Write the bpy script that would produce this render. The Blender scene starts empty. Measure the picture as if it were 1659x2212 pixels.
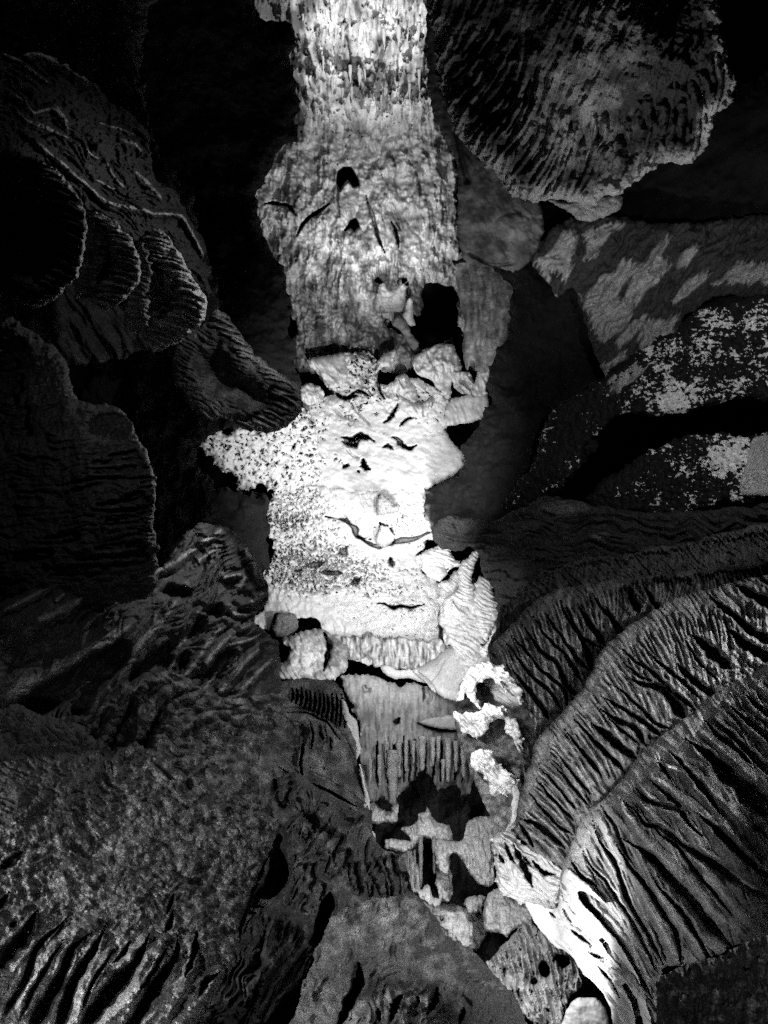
import bpy, math, random
import numpy as np
from mathutils import Matrix, Vector

random.seed(7)
rng = np.random.default_rng(7)
SC = bpy.context.scene
COL = SC.collection

# ------------------------------------------------------------------ camera
# The visitor stands on the cave floor and looks up into the lit chimney.
UW, UH, F = 1659.0, 2212.0, 1671.0        # picture units used to take bearings from the camera
CAM = Vector((0, 0, 1.65))
PITCH = math.radians(28)
cd = bpy.data.cameras.new('camera')
co = bpy.data.objects.new('camera', cd)
COL.objects.link(co)
co.location = CAM
co.rotation_euler = (math.radians(90) + PITCH, 0, 0)
cd.sensor_fit = 'VERTICAL'
cd.sensor_height = 24.0
cd.sensor_width = 18.0
cd.lens = 24.0 * F / UH
cd.clip_start = 0.05
cd.clip_end = 200
SC.camera = co
RM = np.array(co.rotation_euler.to_matrix())
CN = np.array(CAM)

def world(x, y, d):
    x = np.asarray(x, float); y = np.asarray(y, float); d = np.asarray(d, float)
    p = np.stack([(x - UW / 2) / F * d, -(y - UH / 2) / F * d, -d], -1)
    return p @ RM.T + CN

# ------------------------------------------------------------------ world, lamps, exposure
W = bpy.data.worlds.new('World'); SC.world = W; W.use_nodes = True
bg = W.node_tree.nodes['Background']
bg.inputs['Color'].default_value = (0.9, 0.9, 0.9, 1)
bg.inputs['Strength'].default_value = 0.0015
SC.view_settings.view_transform = 'Standard'
SC.view_settings.look = 'None'
SC.view_settings.exposure = 0
SC.view_settings.gamma = 1

def lamp(name, pos, target, power, cone=100, radius=0.15, blend=0.6):
    """a spot lamp: x, y bearing and distance"""
    l = bpy.data.lights.new(name, 'SPOT')
    l.energy = power; l.spot_size = math.radians(cone); l.spot_blend = blend
    l.shadow_soft_size = radius
    l.color = (1, 1, 1)
    o = bpy.data.objects.new(name, l); COL.objects.link(o)
    a = Vector(world(*pos)); b = Vector(world(*target))
    o.location = a
    o.rotation_euler = (b - a).to_track_quat('-Z', 'Y').to_euler()
    return o

# chamber floodlights
lamp('floodlight', (930, 1080, 9.0), (790, 900, 17.0), 1350, 66, 0.12, 1)
lamp('floodlight', (905, 1150, 14.0), (800, 860, 17.4), 240, 130, 0.08, 1)  # unseen extra lamp added for stronger relief shading on the mound
lamp('floodlight', (760, 1200, 9.0), (790, 1040, 16.0), 1100, 66, 0.12, 1)
lamp('floodlight', (900, 1400, 9.3), (770, 1270, 15.0), 700, 76, 0.12, 1)
lamp('floodlight', (830, 600, 15.8), (810, 340, 21.0), 950, 96, 0.15, 1)
lamp('floodlight', (790, -260, 17.5), (780, 40, 22.0), 1250, 110, 0.15)
lamp('floodlight', (900, 1530, 9.8), (900, 1720, 14.0), 230, 120, 0.1)
lamp('floodlight', (1080, 1985, 6.9), (1230, 1940, 7.8), 110, 150, 0.04)
lamp('floodlight', (1215, 2270, 6.4), (1300, 2080, 7.2), 26, 150, 0.08)
lamp('floodlight', (985, 1440, 11.0), (1040, 1400, 13.2), 70, 120, 0.1)
lamp('floodlight', (1000, 1890, 8.3), (1140, 2090, 9.2), 85, 130, 0.06)  # unseen extra lamp added to brighten the low boulders
# unseen lamps added to rake and fill the side rock
lamp('added_lamp', (2350, 900, 3.2), (1380, 1700, 6.2), 900, 70, 0.05)
lamp('added_lamp', (-900, 1600, 2.9), (330, 2000, 4.6), 400, 66, 0.05)
lamp('added_lamp', (800, 420, 6.8), (340, 680, 7.8), 120, 96, 0.05)
lamp('added_lamp', (700, 940, 9.0), (280, 1330, 6.6), 170, 90, 0.05)
lamp('added_lamp', (300, -500, 5.5), (200, 300, 7.0), 10, 90, 0.05)
lamp('added_lamp', (1230, 800, 8.0), (1230, 250, 9.2), 120, 110, 0.05)
lamp('added_lamp', (1500, 600, 5.0), (1540, 850, 9.6), 260, 74, 0.04)
lamp('added_lamp', (880, 640, 10.5), (1090, 480, 12.8), 70, 100, 0.05)
lamp('added_lamp', (-1000, 1750, 2.0), (330, 1950, 4.2), 260, 70, 0.04)
lamp('added_lamp', (-500, 1950, 1.5), (300, 2060, 4.0), 70, 80, 0.04)
lamp('added_lamp', (2350, 1250, 2.3), (1500, 1900, 5.2), 330, 60, 0.05)
lamp('added_lamp', (1620, 2700, 2.0), (1540, 2130, 3.9), 22, 80, 0.05)
lamp('added_lamp', (250, 800, 5.2), (230, 1080, 6.4), 9, 120, 0.05)
SC.cycles.diffuse_bounces = 2
SC.cycles.use_denoising = False

# ------------------------------------------------------------------ materials
def material(name, light, dark, scale=3.0, rough=0.8, grain=0.35, bump=0.3, gscale=140.0, spec=0.25):
    m = bpy.data.materials.new(name); m.use_nodes = True
    nt = m.node_tree; N = nt.nodes; L = nt.links
    b = N['Principled BSDF']
    b.inputs['Roughness'].default_value = rough
    b.inputs['Specular IOR Level'].default_value = spec
    tc = N.new('ShaderNodeTexCoord')
    n1 = N.new('ShaderNodeTexNoise'); n1.inputs['Scale'].default_value = scale
    n1.inputs['Detail'].default_value = 9; n1.inputs['Roughness'].default_value = 0.65
    L.new(tc.outputs['Object'], n1.inputs['Vector'])
    n2 = N.new('ShaderNodeTexNoise'); n2.inputs['Scale'].default_value = gscale
    n2.inputs['Detail'].default_value = 3; n2.inputs['Roughness'].default_value = 0.8
    L.new(tc.outputs['Object'], n2.inputs['Vector'])
    at = N.new('ShaderNodeAttribute'); at.attribute_name = 'tone'
    # factor = tone + (noise-0.5)*k
    ma = N.new('ShaderNodeMath'); ma.operation = 'MULTIPLY_ADD'
    L.new(n1.outputs['Fac'], ma.inputs[0]); ma.inputs[1].default_value = 1.1; ma.inputs[2].default_value = -0.72 if light == 0.50 else -0.55
    ad = N.new('ShaderNodeMath'); ad.operation = 'ADD'; ad.use_clamp = True
    L.new(ma.outputs[0], ad.inputs[0]); L.new(at.outputs['Fac'], ad.inputs[1])
    mx = N.new('ShaderNodeMix'); mx.data_type = 'RGBA'
    mx.inputs[6].default_value = (dark,) * 3 + (1,); mx.inputs[7].default_value = (light,) * 3 + (1,)
    L.new(ad.outputs[0], mx.inputs[0])
    mr = N.new('ShaderNodeMapRange')
    mr.inputs[1].default_value = 0.42; mr.inputs[2].default_value = 0.60
    mr.inputs[3].default_value = 1 - grain; mr.inputs[4].default_value = 1 + 1.5 * grain
    L.new(n2.outputs['Fac'], mr.inputs[0])
    vm = N.new('ShaderNodeVectorMath'); vm.operation = 'SCALE'
    L.new(mx.outputs[2], vm.inputs[0]); L.new(mr.outputs[0], vm.inputs[3])
    L.new(vm.outputs[0], b.inputs['Base Color'])
    bp = N.new('ShaderNodeBump'); bp.inputs['Strength'].default_value = bump
    bp.inputs['Distance'].default_value = 0.03
    n3 = N.new('ShaderNodeTexNoise'); n3.inputs['Scale'].default_value = 22
    n3.inputs['Detail'].default_value = 8; n3.inputs['Roughness'].default_value = 0.7
    L.new(tc.outputs['Object'], n3.inputs['Vector'])
    L.new(n3.outputs['Fac'], bp.inputs['Height']); L.new(bp.outputs[0], b.inputs['Normal'])
    return m

M = {
    'grey': material('grey_flowstone', 0.50, 0.05, 2.5, 0.75, 0.75, 0.6, 110),
    'greyd': material('dark_flowstone', 0.19, 0.04, 2.5, 0.7, 0.75, 0.6, 90),
    'black': material('shade_rock', 0.03, 0.008, 2.0, 0.9, 0.5, 0.5),  # near-black colour stands in for rock that gets no light
    'white': material('white_calcite', 0.72, 0.55, 1.5, 0.65, 0.05, 0.12, 40),
    'mid': material('weathered_calcite', 0.62, 0.10, 0.7, 0.8, 0.15, 0.2, 40),
    'glit': material('crystal_crust', 0.85, 0.012, 0.1, 0.7, 0.3, 0.3, 60),
}

# ------------------------------------------------------------------ noise
def _h(ix, iy, seed):
    n = (ix.astype(np.int64) * 374761393 + iy.astype(np.int64) * 668265263 + seed * 1274126177) & 0x7fffffff
    n = ((n ^ (n >> 13)) * 1103515245) & 0x7fffffff
    n = ((n ^ (n >> 15)) * 668265263) & 0x7fffffff
    return (n ^ (n >> 16)) & 0xffffff

def noise(x, y, seed=0):
    ix = np.floor(x); iy = np.floor(y); fx = x - ix; fy = y - iy
    u = fx * fx * fx * (fx * (fx * 6 - 15) + 10); v = fy * fy * fy * (fy * (fy * 6 - 15) + 10)
    def g(dx, dy):
        a = _h(ix + dx, iy + dy, seed) * (2 * math.pi / 0xffffff)
        return np.cos(a) * (fx - dx) + np.sin(a) * (fy - dy)
    a = g(0, 0); b = g(1, 0); c = g(0, 1); d = g(1, 1)
    return (a + (b - a) * u + (c - a) * v + (a - b - c + d) * u * v) * 1.5

def fbm(x, y, scale, oct=4, seed=0, gain=0.5, ridged=False):
    r = 0; a = 1.0; s = 1.0 / scale; t = 0
    for i in range(oct):
        n = noise(x * s + 13.7 * i, y * s - 7.3 * i, seed + i)
        if ridged: n = 1 - 2 * np.abs(n)
        r = r + a * n; t += a; a *= gain; s *= 2.03
    return r / t

def worley(x, y, scale, seed=0, jitter=0.9):
    X = x / scale; Y = y / scale; ix = np.floor(X); iy = np.floor(Y)
    f1 = np.full(x.shape, 9.0); f2 = np.full(x.shape, 9.0)
    for dx in (-1, 0, 1):
        for dy in (-1, 0, 1):
            cx = ix + dx; cy = iy + dy
            px = cx + 0.5 + (_h(cx, cy, seed) / 0xffffff - 0.5) * jitter
            py = cy + 0.5 + (_h(cx, cy, seed + 77) / 0xffffff - 0.5) * jitter
            d = np.hypot(X - px, Y - py)
            f2 = np.where(d < f1, f1, np.minimum(f2, d)); f1 = np.minimum(f1, d)
    return f1, f2

def sstep(a, b, x):
    t = np.clip((x - a) / (b - a), 0, 1); return t * t * (3 - 2 * t)

# ------------------------------------------------------------------ polygons
def smooth_line(pts, step=6.0, closed=False):
    p = np.array(pts, float)
    if closed: q = np.vstack([p[-1], p, p[0], p[1]])
    else: q = np.vstack([2 * p[0] - p[1], p, 2 * p[-1] - p[-2]])
    out = []
    for i in range(1, len(q) - 2):
        a, b, c, d = q[i - 1], q[i], q[i + 1], q[i + 2]
        n = max(1, int(np.hypot(*(c - b)) / step))
        t = (np.arange(n) / n)[:, None]
        k = 0.8
        m1 = (c - a) * 0.5 * k; m2 = (d - b) * 0.5 * k
        out.append((2 * t**3 - 3 * t**2 + 1) * b + (t**3 - 2 * t**2 + t) * m1 + (-2 * t**3 + 3 * t**2) * c + (t**3 - t**2) * m2)
    if not closed: out.append(p[-1][None])
    return np.vstack(out)

def rough_poly(pts, wob, seed, step=4.0):
    q = smooth_line(pts, step, True)
    if wob > 0:
        q = q + np.stack([fbm(q[:, 0], q[:, 1], 34, 5, seed, 0.72), fbm(q[:, 0], q[:, 1], 34, 5, seed + 50, 0.72)], -1) * wob * 4.0
    return q

def seg_dist(x, y, a, b):
    """distance, nearest x, y and parameter; x,y (n,), segments (m,2)"""
    dx = (b[:, 0] - a[:, 0])[None]; dy = (b[:, 1] - a[:, 1])[None]
    L2 = dx * dx + dy * dy + 1e-9
    px = x[:, None] - a[None, :, 0]; py = y[:, None] - a[None, :, 1]
    t = np.clip((px * dx + py * dy) / L2, 0, 1)
    d2 = (px - t * dx)**2 + (py - t * dy)**2
    k = np.argmin(d2, 1); r = np.arange(len(x))
    tk = t[r, k]
    return np.sqrt(d2[r, k]), a[k, 0] + tk * dx[0, k], a[k, 1] + tk * dy[0, k], k + tk

def field(q, xs, ys):
    """signed distance (positive inside) and nearest boundary point on a grid"""
    nx, ny = len(xs), len(ys)
    a = q; b = np.roll(q, -1, 0)
    inside = np.zeros((ny, nx), bool)
    for j, yy in enumerate(ys):
        c = (a[:, 1] > yy) != (b[:, 1] > yy)
        if not c.any(): continue
        xc = np.sort(a[c, 0] + (yy - a[c, 1]) / (b[c, 1] - a[c, 1]) * (b[c, 0] - a[c, 0]))
        inside[j] = (np.searchsorted(xc, xs) % 2) == 1
    D = np.zeros((ny, nx)); NX = np.zeros((ny, nx)); NY = np.zeros((ny, nx))
    T = 24
    mid = (a + b) / 2; hl = np.hypot(*(b - a).T) / 2
    for j0 in range(0, ny, T):
        for i0 in range(0, nx, T):
            sx = xs[i0:i0 + T]; sy = ys[j0:j0 + T]
            gx, gy = np.meshgrid(sx, sy)
            cx, cy = sx.mean(), sy.mean(); rad = math.hypot(sx[-1] - cx, sy[-1] - cy)
            dc = np.hypot(mid[:, 0] - cx, mid[:, 1] - cy)
            k = (dc - hl) <= (dc.min() + hl.max() + 2 * rad)
            d, px, py, _ = seg_dist(gx.ravel(), gy.ravel(), a[k], b[k])
            sl = (slice(j0, j0 + len(sy)), slice(i0, i0 + len(sx)))
            D[sl] = d.reshape(gx.shape); NX[sl] = px.reshape(gx.shape); NY[sl] = py.reshape(gx.shape)
    return np.where(inside, D, -D), NX, NY

def plate(dep):
    """smooth base distance through control points (x, y, d)"""
    P = np.array(dep, float)
    if len(P) == 1: return lambda x, y: np.full(np.shape(x), P[0, 2])
    if len(P) < 3:
        v = P[1, :2] - P[0, :2]; L = (v**2).sum()
        return lambda x, y: P[0, 2] + (P[1, 2] - P[0, 2]) * np.clip(((x - P[0, 0]) * v[0] + (y - P[0, 1]) * v[1]) / L, -0.3, 1.3)
    A = np.c_[P[:, 0], P[:, 1], np.ones(len(P))]
    c, *_ = np.linalg.lstsq(A, P[:, 2], rcond=None)
    res = P[:, 2] - A @ c
    def f(x, y):
        base = c[0] * x + c[1] * y + c[2]
        if len(P) > 3:
            w = 0; s = 0
            for i in range(len(P)):
                wi = 1 / (((x - P[i, 0])**2 + (y - P[i, 1])**2) / 1e4 + 0.3)**1.5
                w = w + wi; s = s + wi * res[i]
            base = base + s / w
        return base
    return f

# ------------------------------------------------------------------ features (heights in picture units, towards the viewer)
def line_d(x, y, pts, pad, step=8.0):
    """distance to a polyline inside its padded box: mask, dist, t(0..1)"""
    q = smooth_line(pts, step)
    m = (x > q[:, 0].min() - pad) & (x < q[:, 0].max() + pad) & (y > q[:, 1].min() - pad) & (y < q[:, 1].max() + pad)
    d = np.full(x.shape, 1e6); t = np.zeros(x.shape)
    if m.any():
        xm = x[m]; ym = y[m]; dd = np.empty(len(xm)); tt = np.empty(len(xm))
        for i in range(0, len(xm), 20000):
            a1, _, _, k = seg_dist(xm[i:i + 20000], ym[i:i + 20000], q[:-1], q[1:])
            dd[i:i + 20000] = a1; tt[i:i + 20000] = k / (len(q) - 1)
        d[m] = dd; t[m] = tt
    return d, t

def ridge(c, pts, w, h, p=1.0):
    d, t = line_d(c['wx'], c['wy'], pts, w * 1.2)
    return h * np.clip(1 - d / w, 0, 1)**p * sstep(0, .12, t + 0.03) * sstep(0, .12, 1.03 - t)

def groove(c, pts, w, h, p=0.6):
    if h < 20: return -ridge(c, pts, w, h * 2.0, 0.7)
    d, t = line_d(c['wx'], c['wy'], pts, w * 1.3, 5)
    ww = w * (0.25 + 0.75 * sstep(0, .3, t) * sstep(0, .3, 1.0001 - t)) * (1 + 0.7 * noise(t * 7 + pts[0][0], t * 0, 5))
    return -7.0 * h * (1 - sstep(.35, 1, d / np.maximum(ww, .4)))

def bump(c, x, y, rx, ry, h, rot=0.0, p=0.5):
    a = math.radians(rot); X = c['wx'] - x; Y = c['wy'] - y
    u = (X * math.cos(a) + Y * math.sin(a)) / rx; v = (-X * math.sin(a) + Y * math.cos(a)) / ry
    return h * np.clip(1 - u * u - v * v, 0, 1)**p

def inpoly(c, pts, soft=3.0):
    q = smooth_line(pts, 9, True)
    x = c['wx'].ravel(); y = c['wy'].ravel(); out = np.zeros(len(x)); pad = soft + 2
    m = (x > q[:, 0].min() - pad) & (x < q[:, 0].max() + pad) & (y > q[:, 1].min() - pad) & (y < q[:, 1].max() + pad)
    if m.any():
        xm = x[m]; ym = y[m]; a = q; b = np.roll(q, -1, 0); r = np.empty(len(xm))
        for i in range(0, len(xm), 20000):
            X = xm[i:i + 20000]; Y = ym[i:i + 20000]
            d, _, _, _ = seg_dist(X, Y, a, b)
            cr = ((a[None, :, 1] > Y[:, None]) != (b[None, :, 1] > Y[:, None])) & (X[:, None] < a[None, :, 0] + (Y[:, None] - a[None, :, 1]) / (b[None, :, 1] - a[None, :, 1] + 1e-9) * (b - a)[None, :, 0])
            ins = cr.sum(1) % 2 == 1
            r[i:i + 20000] = sstep(-soft, soft, np.where(ins, d, -d))
        out[m] = r
    return out.reshape(c['wx'].shape)

def popcorn(c, s, h, seed=3):
    f1, f2 = worley(c['x'] + 3 * fbm(c['x'], c['y'], 20, 2, seed), c['y'], s, seed)
    return h * (np.clip(f2 - f1, 0, 0.5) * 2)**0.6

def streak(c, ang, along, across, h, seed=5, ridged=False, oct=4):
    a = math.radians(ang)
    u = c['wx'] * math.cos(a) + c['wy'] * math.sin(a); v = -c['wx'] * math.sin(a) + c['wy'] * math.cos(a)
    return h * fbm(u / along, v / across, 1.0, oct, seed, 0.5, ridged)

# ------------------------------------------------------------------ mesh output
def tag(o, label=None, cat=None, group=None, kind=None):
    if label: o['label'] = label
    if cat: o['category'] = cat
    if group: o['group'] = group
    if kind: o['kind'] = kind
    return o

def mesh_obj(name, verts, quads, mat, parent=None, tone=None, smooth=True):
    me = bpy.data.meshes.new(name)
    me.vertices.add(len(verts)); me.vertices.foreach_set('co', np.ascontiguousarray(verts, np.float32).ravel())
    k = quads.shape[1]
    me.loops.add(quads.size); me.loops.foreach_set('vertex_index', np.ascontiguousarray(quads, np.int32).ravel())
    me.polygons.add(len(quads)); me.polygons.foreach_set('loop_start', np.arange(0, quads.size, k, dtype=np.int32))
    me.polygons.foreach_set('use_smooth', np.full(len(quads), smooth))
    at = me.attributes.new('tone', 'FLOAT', 'POINT')
    at.data.foreach_set('value', np.ascontiguousarray(tone if tone is not None else np.full(len(verts), 0.5), np.float32))
    me.update(calc_edges=True)
    me.materials.append(M[mat])
    o = bpy.data.objects.new(name, me); COL.objects.link(o)
    if parent: o.parent = parent
    return o

def thing_empty(name, at, label, cat, group=None, kind=None):
    e = bpy.data.objects.new(name, None); COL.objects.link(e)
    e.location = at; e.empty_display_size = 0.2
    return tag(e, label, cat, group, kind)

PID = [0]
def patch(name, pts, dep, mat, label=None, cat=None, s=2.7, r=26, a=16, holes=(), H=None, tone=None,
          ribs=(), rib_name='flute', wob=2.5, group=None, kind=None, rough=(5, 30), skirt=70, warp=4.0, ribdeep=8, parts=(), body='rock_body', slits=(), pits=(), crest=0.0):
    PID[0] += 1; sd = PID[0] * 17
    pts = [(x + 130 if x >= 1700 else x - 130 if x <= -50 else x, y + 110 if y >= 2240 else y - 110 if y <= -50 else y) for x, y in pts]   # the rock goes on beyond the frame
    q = rough_poly(pts, wob, sd)
    pad = 5 * s
    x0 = max(q[:, 0].min() - pad, -190); x1 = min(q[:, 0].max() + pad, UW + 190)
    y0 = max(q[:, 1].min() - pad, -170); y1 = min(q[:, 1].max() + pad, UH + 170)
    xs = np.arange(x0, x1 + s, s); ys = np.arange(y0, y1 + s, s)
    S, NX, NY = field(q, xs, ys)
    for hp in holes:
        hq = rough_poly(hp, wob, sd + 5)
        s2, n2x, n2y = field(hq, xs, ys)
        k = -s2 < S
        S = np.where(k, -s2, S); NX = np.where(k, n2x, NX); NY = np.where(k, n2y, NY)
    x, y = np.meshgrid(xs, ys)
    out = S < 0; far = S < -1.7 * s
    X = np.where(out, NX, x); Y = np.where(out, NY, y)
    # second ring sits slightly inside the edge, set back
    gx = np.where(far, (NX - x), 0); gy = np.where(far, (NY - y), 0); gl = np.hypot(gx, gy) + 1e-6
    X = X + gx / gl * 2.5; Y = Y + gy / gl * 2.5
    wx = X + warp * fbm(X, Y, 40, 3, sd + 1); wy = Y + warp * fbm(X, Y, 40, 3, sd + 2)
    c = dict(x=X, y=Y, wx=wx, wy=wy, s=np.maximum(S, 0), sd=sd)
    h = 1.6 * rough[0] * fbm(X, Y, rough[1], 6, sd + 3, 0.6)
    if H is not None: h = h + H(c)
    lab = np.zeros(X.shape, int); best = np.zeros(X.shape)
    rx = X + 3.0 * fbm(X, Y, 26, 3, sd + 8); ry = Y + 3.0 * fbm(X, Y, 26, 3, sd + 9)
    lit = np.zeros(X.shape)
    if ribs:
        zone = np.zeros(X.shape)
        for i, (rp, w0, w1, w2, hh) in enumerate(ribs):
            d, t = line_d(rx, ry, rp, 2.2 * max(w0, w1, w2))
            w = np.where(t < 0.5, w0 + (w1 - w0) * t * 2, w1 + (w2 - w1) * (t - 0.5) * 2)
            w = w * (1 + 0.25 * noise(t * 6, np.full(t.shape, i * 3.3), sd))
            u = np.clip(d / w, 0, 1)
            e = sstep(-0.02, 0.10, t) * sstep(-0.02, 0.06, 1 - t)
            hp = hh * (1 - u**1.7)**0.75 * (0.35 + 0.65 * e)
            hp = np.where(d < w, hp, 0)
            zone = np.maximum(zone, sstep(2.2, 0.9, d / w) * sstep(0, 0.15, t))
            if crest: lit = np.maximum(lit, crest * (1 - sstep(0.05, 0.42, d / w)) * e)  # highlight painted into the tone along rib crests, beside pale calcite edges
            k = hp > best
            best = np.where(k, hp, best); lab = np.where(k & (hp > 0.12 * hh), i + 1, lab)
        h = h + 1.5 * best - 3.0 * ribdeep * zone
    for i, (sp, w0, w1, w2, dp) in enumerate(slits):      # narrow deep clefts between the flutes
        d, t = line_d(rx, ry, sp, 1.5 * max(w0, w1, w2))
        w = np.where(t < 0.5, w0 + (w1 - w0) * t * 2, w1 + (w2 - w1) * (t - 0.5) * 2) * (0.15 + 0.85 * sstep(0, .25, t) * sstep(0, .15, 1.001 - t))
        w = w * (1 + 0.35 * noise(t * 8, np.full(t.shape, i * 2.7), sd + 2))
        h = h - dp * (1 - sstep(0.35, 1.0, d / np.maximum(w, .3))) + 0.12 * dp * np.exp(-((d / np.maximum(w, .3) - 1.5) / 0.5)**2)
    for pp, dp in pits:
        h = h - dp * inpoly(dict(wx=rx + 12 * fbm(X, Y, 50, 3, sd + 30), wy=ry + 12 * fbm(X, Y, 50, 3, sd + 31)), pp, 9) 
    for i, pp in enumerate(parts):      # (part name, polygon): own mesh cut out of the same rock
        m = inpoly(c, pp[1], 0.1) > 0.5
        lab = np.where(m, 1000 + i, lab)
    t = np.clip(c['s'] / r, 0, 1)
    h = h - a * (1 - np.sqrt(1 - (1 - t)**2))
    base = plate(dep)(X, Y)
    D = base * (1 - h / F)
    D = np.where(far, D + skirt * base / F, D)
    V = world(X, Y, D)
    T = np.full(X.shape, 0.5) if tone is None else np.clip(tone(c), -1, 2)
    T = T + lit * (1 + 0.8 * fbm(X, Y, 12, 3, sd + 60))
    ny, nx = X.shape
    idx = np.arange(nx * ny).reshape(ny, nx)
    Q = np.stack([idx[:-1, :-1], idx[1:, :-1], idx[1:, 1:], idx[:-1, 1:]], -1).reshape(-1, 4)
    Sq = np.maximum.reduce([S[:-1, :-1], S[1:, :-1], S[1:, 1:], S[:-1, 1:]]).ravel()
    keep = Sq > -2.6 * s
    Q = Q[keep]
    fl = lab.ravel()[Q[:, 0]].copy()
    if ribs:                      # every flute stays one connected piece
        pos = {int(v): i for i, v in enumerate(Q[:, 0])}
        for l in np.unique(fl):
            if l == 0: continue
            todo = set(Q[fl == l, 0].tolist()); comps = []
            while todo:
                st = [todo.pop()]; cc = [st[0]]
                while st:
                    v = st.pop()
                    for w_ in (v - 1, v + 1, v - nx, v + nx):
                        if w_ in todo: todo.remove(w_); st.append(w_); cc.append(w_)
                comps.append(cc)
            comps.sort(key=len)
            for cc in comps[:-1]:
                for v in cc: fl[pos[v]] = 0
    Vf = V.reshape(-1, 3); Tf = T.ravel()
    ctr = Vf[Q].mean(1).mean(0)
    labs = np.unique(fl)
    single = len(labs) == 1
    if single: par = None
    else: par = thing_empty(name, ctr, label, cat, group, kind)
    for l in labs:
        qq = Q[fl == l]
        if len(qq) < 6 and not single: continue
        u, inv = np.unique(qq, return_inverse=True)
        pn = name if single else (body if l == 0 else (parts[l - 1000][0] if l >= 1000 else rib_name))
        mt = mat if l < 1000 or len(parts[l - 1000]) < 3 else parts[l - 1000][2]
        o = mesh_obj(pn, Vf[u] - ctr, inv.reshape(-1, 4), mt, par, Tf[u])
        if single: o.location = ctr; tag(o, label, cat, group, kind)
        if kind == 'structure' and par: pass
    return par

def spike(name, x, y0, y1, w, d, mat, label, cat, group, up=False, lump=0.18, lean=0.0, base_w=1.0, tip=0.08, taper=0.9):
    """a stalactite (or stalagmite) as a round tapering dripstone body, hung along the picture's vertical"""
    n = max(8, int(abs(y1 - y0) / 4)); k = 12
    L = abs(y1 - y0)
    t = np.linspace(0, 1, n)[:, None]; an = np.linspace(0, 2 * math.pi, k, endpoint=False)[None]
    sd = int(x * 7 + y0)
    prof = (tip + (base_w - tip) * (1 - t)**taper)
    rad = w / 2 * prof * (1 + lump * fbm(t * 9 + 0 * an, np.cos(an) * 0.7 + x, 1.0, 3, sd) * 1.8 + 0.12 * np.sin(t * L / 5 + sd))
    rad[-1] *= 0.15
    yy = (y0 + (y1 - y0) * t) + 0 * an
    xx = x + lean * t + rad * np.cos(an) + 1.5 * fbm(t * 3, t * 0 + x, 1, 2, sd)
    zz = rad * np.sin(an)
    V = world(xx, yy, d * (1 + zz / F)).reshape(-1, 3)
    idx = np.arange(n * k).reshape(n, k); nx = np.roll(idx, -1, 1)
    Q = np.stack([idx[:-1], nx[:-1], nx[1:], idx[1:]], -1).reshape(-1, 4)
    o = V[0:k].mean(0)
    ob = mesh_obj(name, V - o, Q, mat, None, np.full(len(V), 0.5)); ob.location = o
    return tag(ob, label, cat, group)

def fan(U, Lw, n, w, h, j=0.35, bend=0.0, t0=(0, 0.1), t1=(0.85, 1.0), seed=1, wt=0.6):
    """crest lines running from curve U to curve Lw"""
    r = random.Random(seed); A = smooth_line(U, 5); B = smooth_line(Lw, 5); out = []
    for i in range(n):
        t = (i + 0.5 + r.uniform(-j, j)) / n
        a = A[int(t * (len(A) - 1))]; t2 = min(max(t + r.uniform(-0.4, 0.4) / n, 0), 1); b = B[int(t2 * (len(B) - 1))]
        s0 = r.uniform(*t0); s1 = r.uniform(*t1)
        v = b - a; L = np.hypot(*v); nn = np.array([-v[1], v[0]]) / (L + 1e-6)
        pts = []
        b2 = bend * L * r.uniform(0.6, 1.4); ph = r.uniform(0, 6)
        for k in range(6):
            s = s0 + (s1 - s0) * k / 5
            pts.append(a + v * s + nn * (b2 * math.sin(math.pi * s) + 0.018 * L * math.sin(ph + 5 * s)))
        ww = w * r.uniform(0.65, 1.3)
        out.append((pts, ww * wt, ww * r.uniform(0.8, 1.1), ww * r.uniform(0.9, 1.25), h * r.uniform(0.75, 1.2)))
    return out

def flow(c, ang, along, across, h, seed=5, bend=14):
    """sharp crested flowing folds"""
    q = dict(wx=c['wx'] + bend * fbm(c['x'], c['y'], 90, 2, seed + 40) * 2, wy=c['wy'] + bend * fbm(c['x'], c['y'], 90, 2, seed + 41) * 2)
    return streak(q, ang, along, across, h, seed, True, 3) * (0.6 + 0.8 * sstep(-.3, .4, fbm(c['x'], c['y'], 70, 2, seed + 42)))

def specks(c, ang, along, across, thr, depth, seed=5):
    a = math.radians(ang); X = c['wx'] + 5 * fbm(c['x'], c['y'], 18, 2, seed + 9); Y = c['wy']
    n = fbm((X * math.cos(a) + Y * math.sin(a)) / along, (-X * math.sin(a) + Y * math.cos(a)) / across, 1.0, 3, seed, 0.6)
    return -depth * sstep(thr, thr + 0.1, n)

def cz(pts, ox, oy, k=0.3472): return [(ox + k * p[0], oy + k * p[1]) for p in pts]
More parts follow.
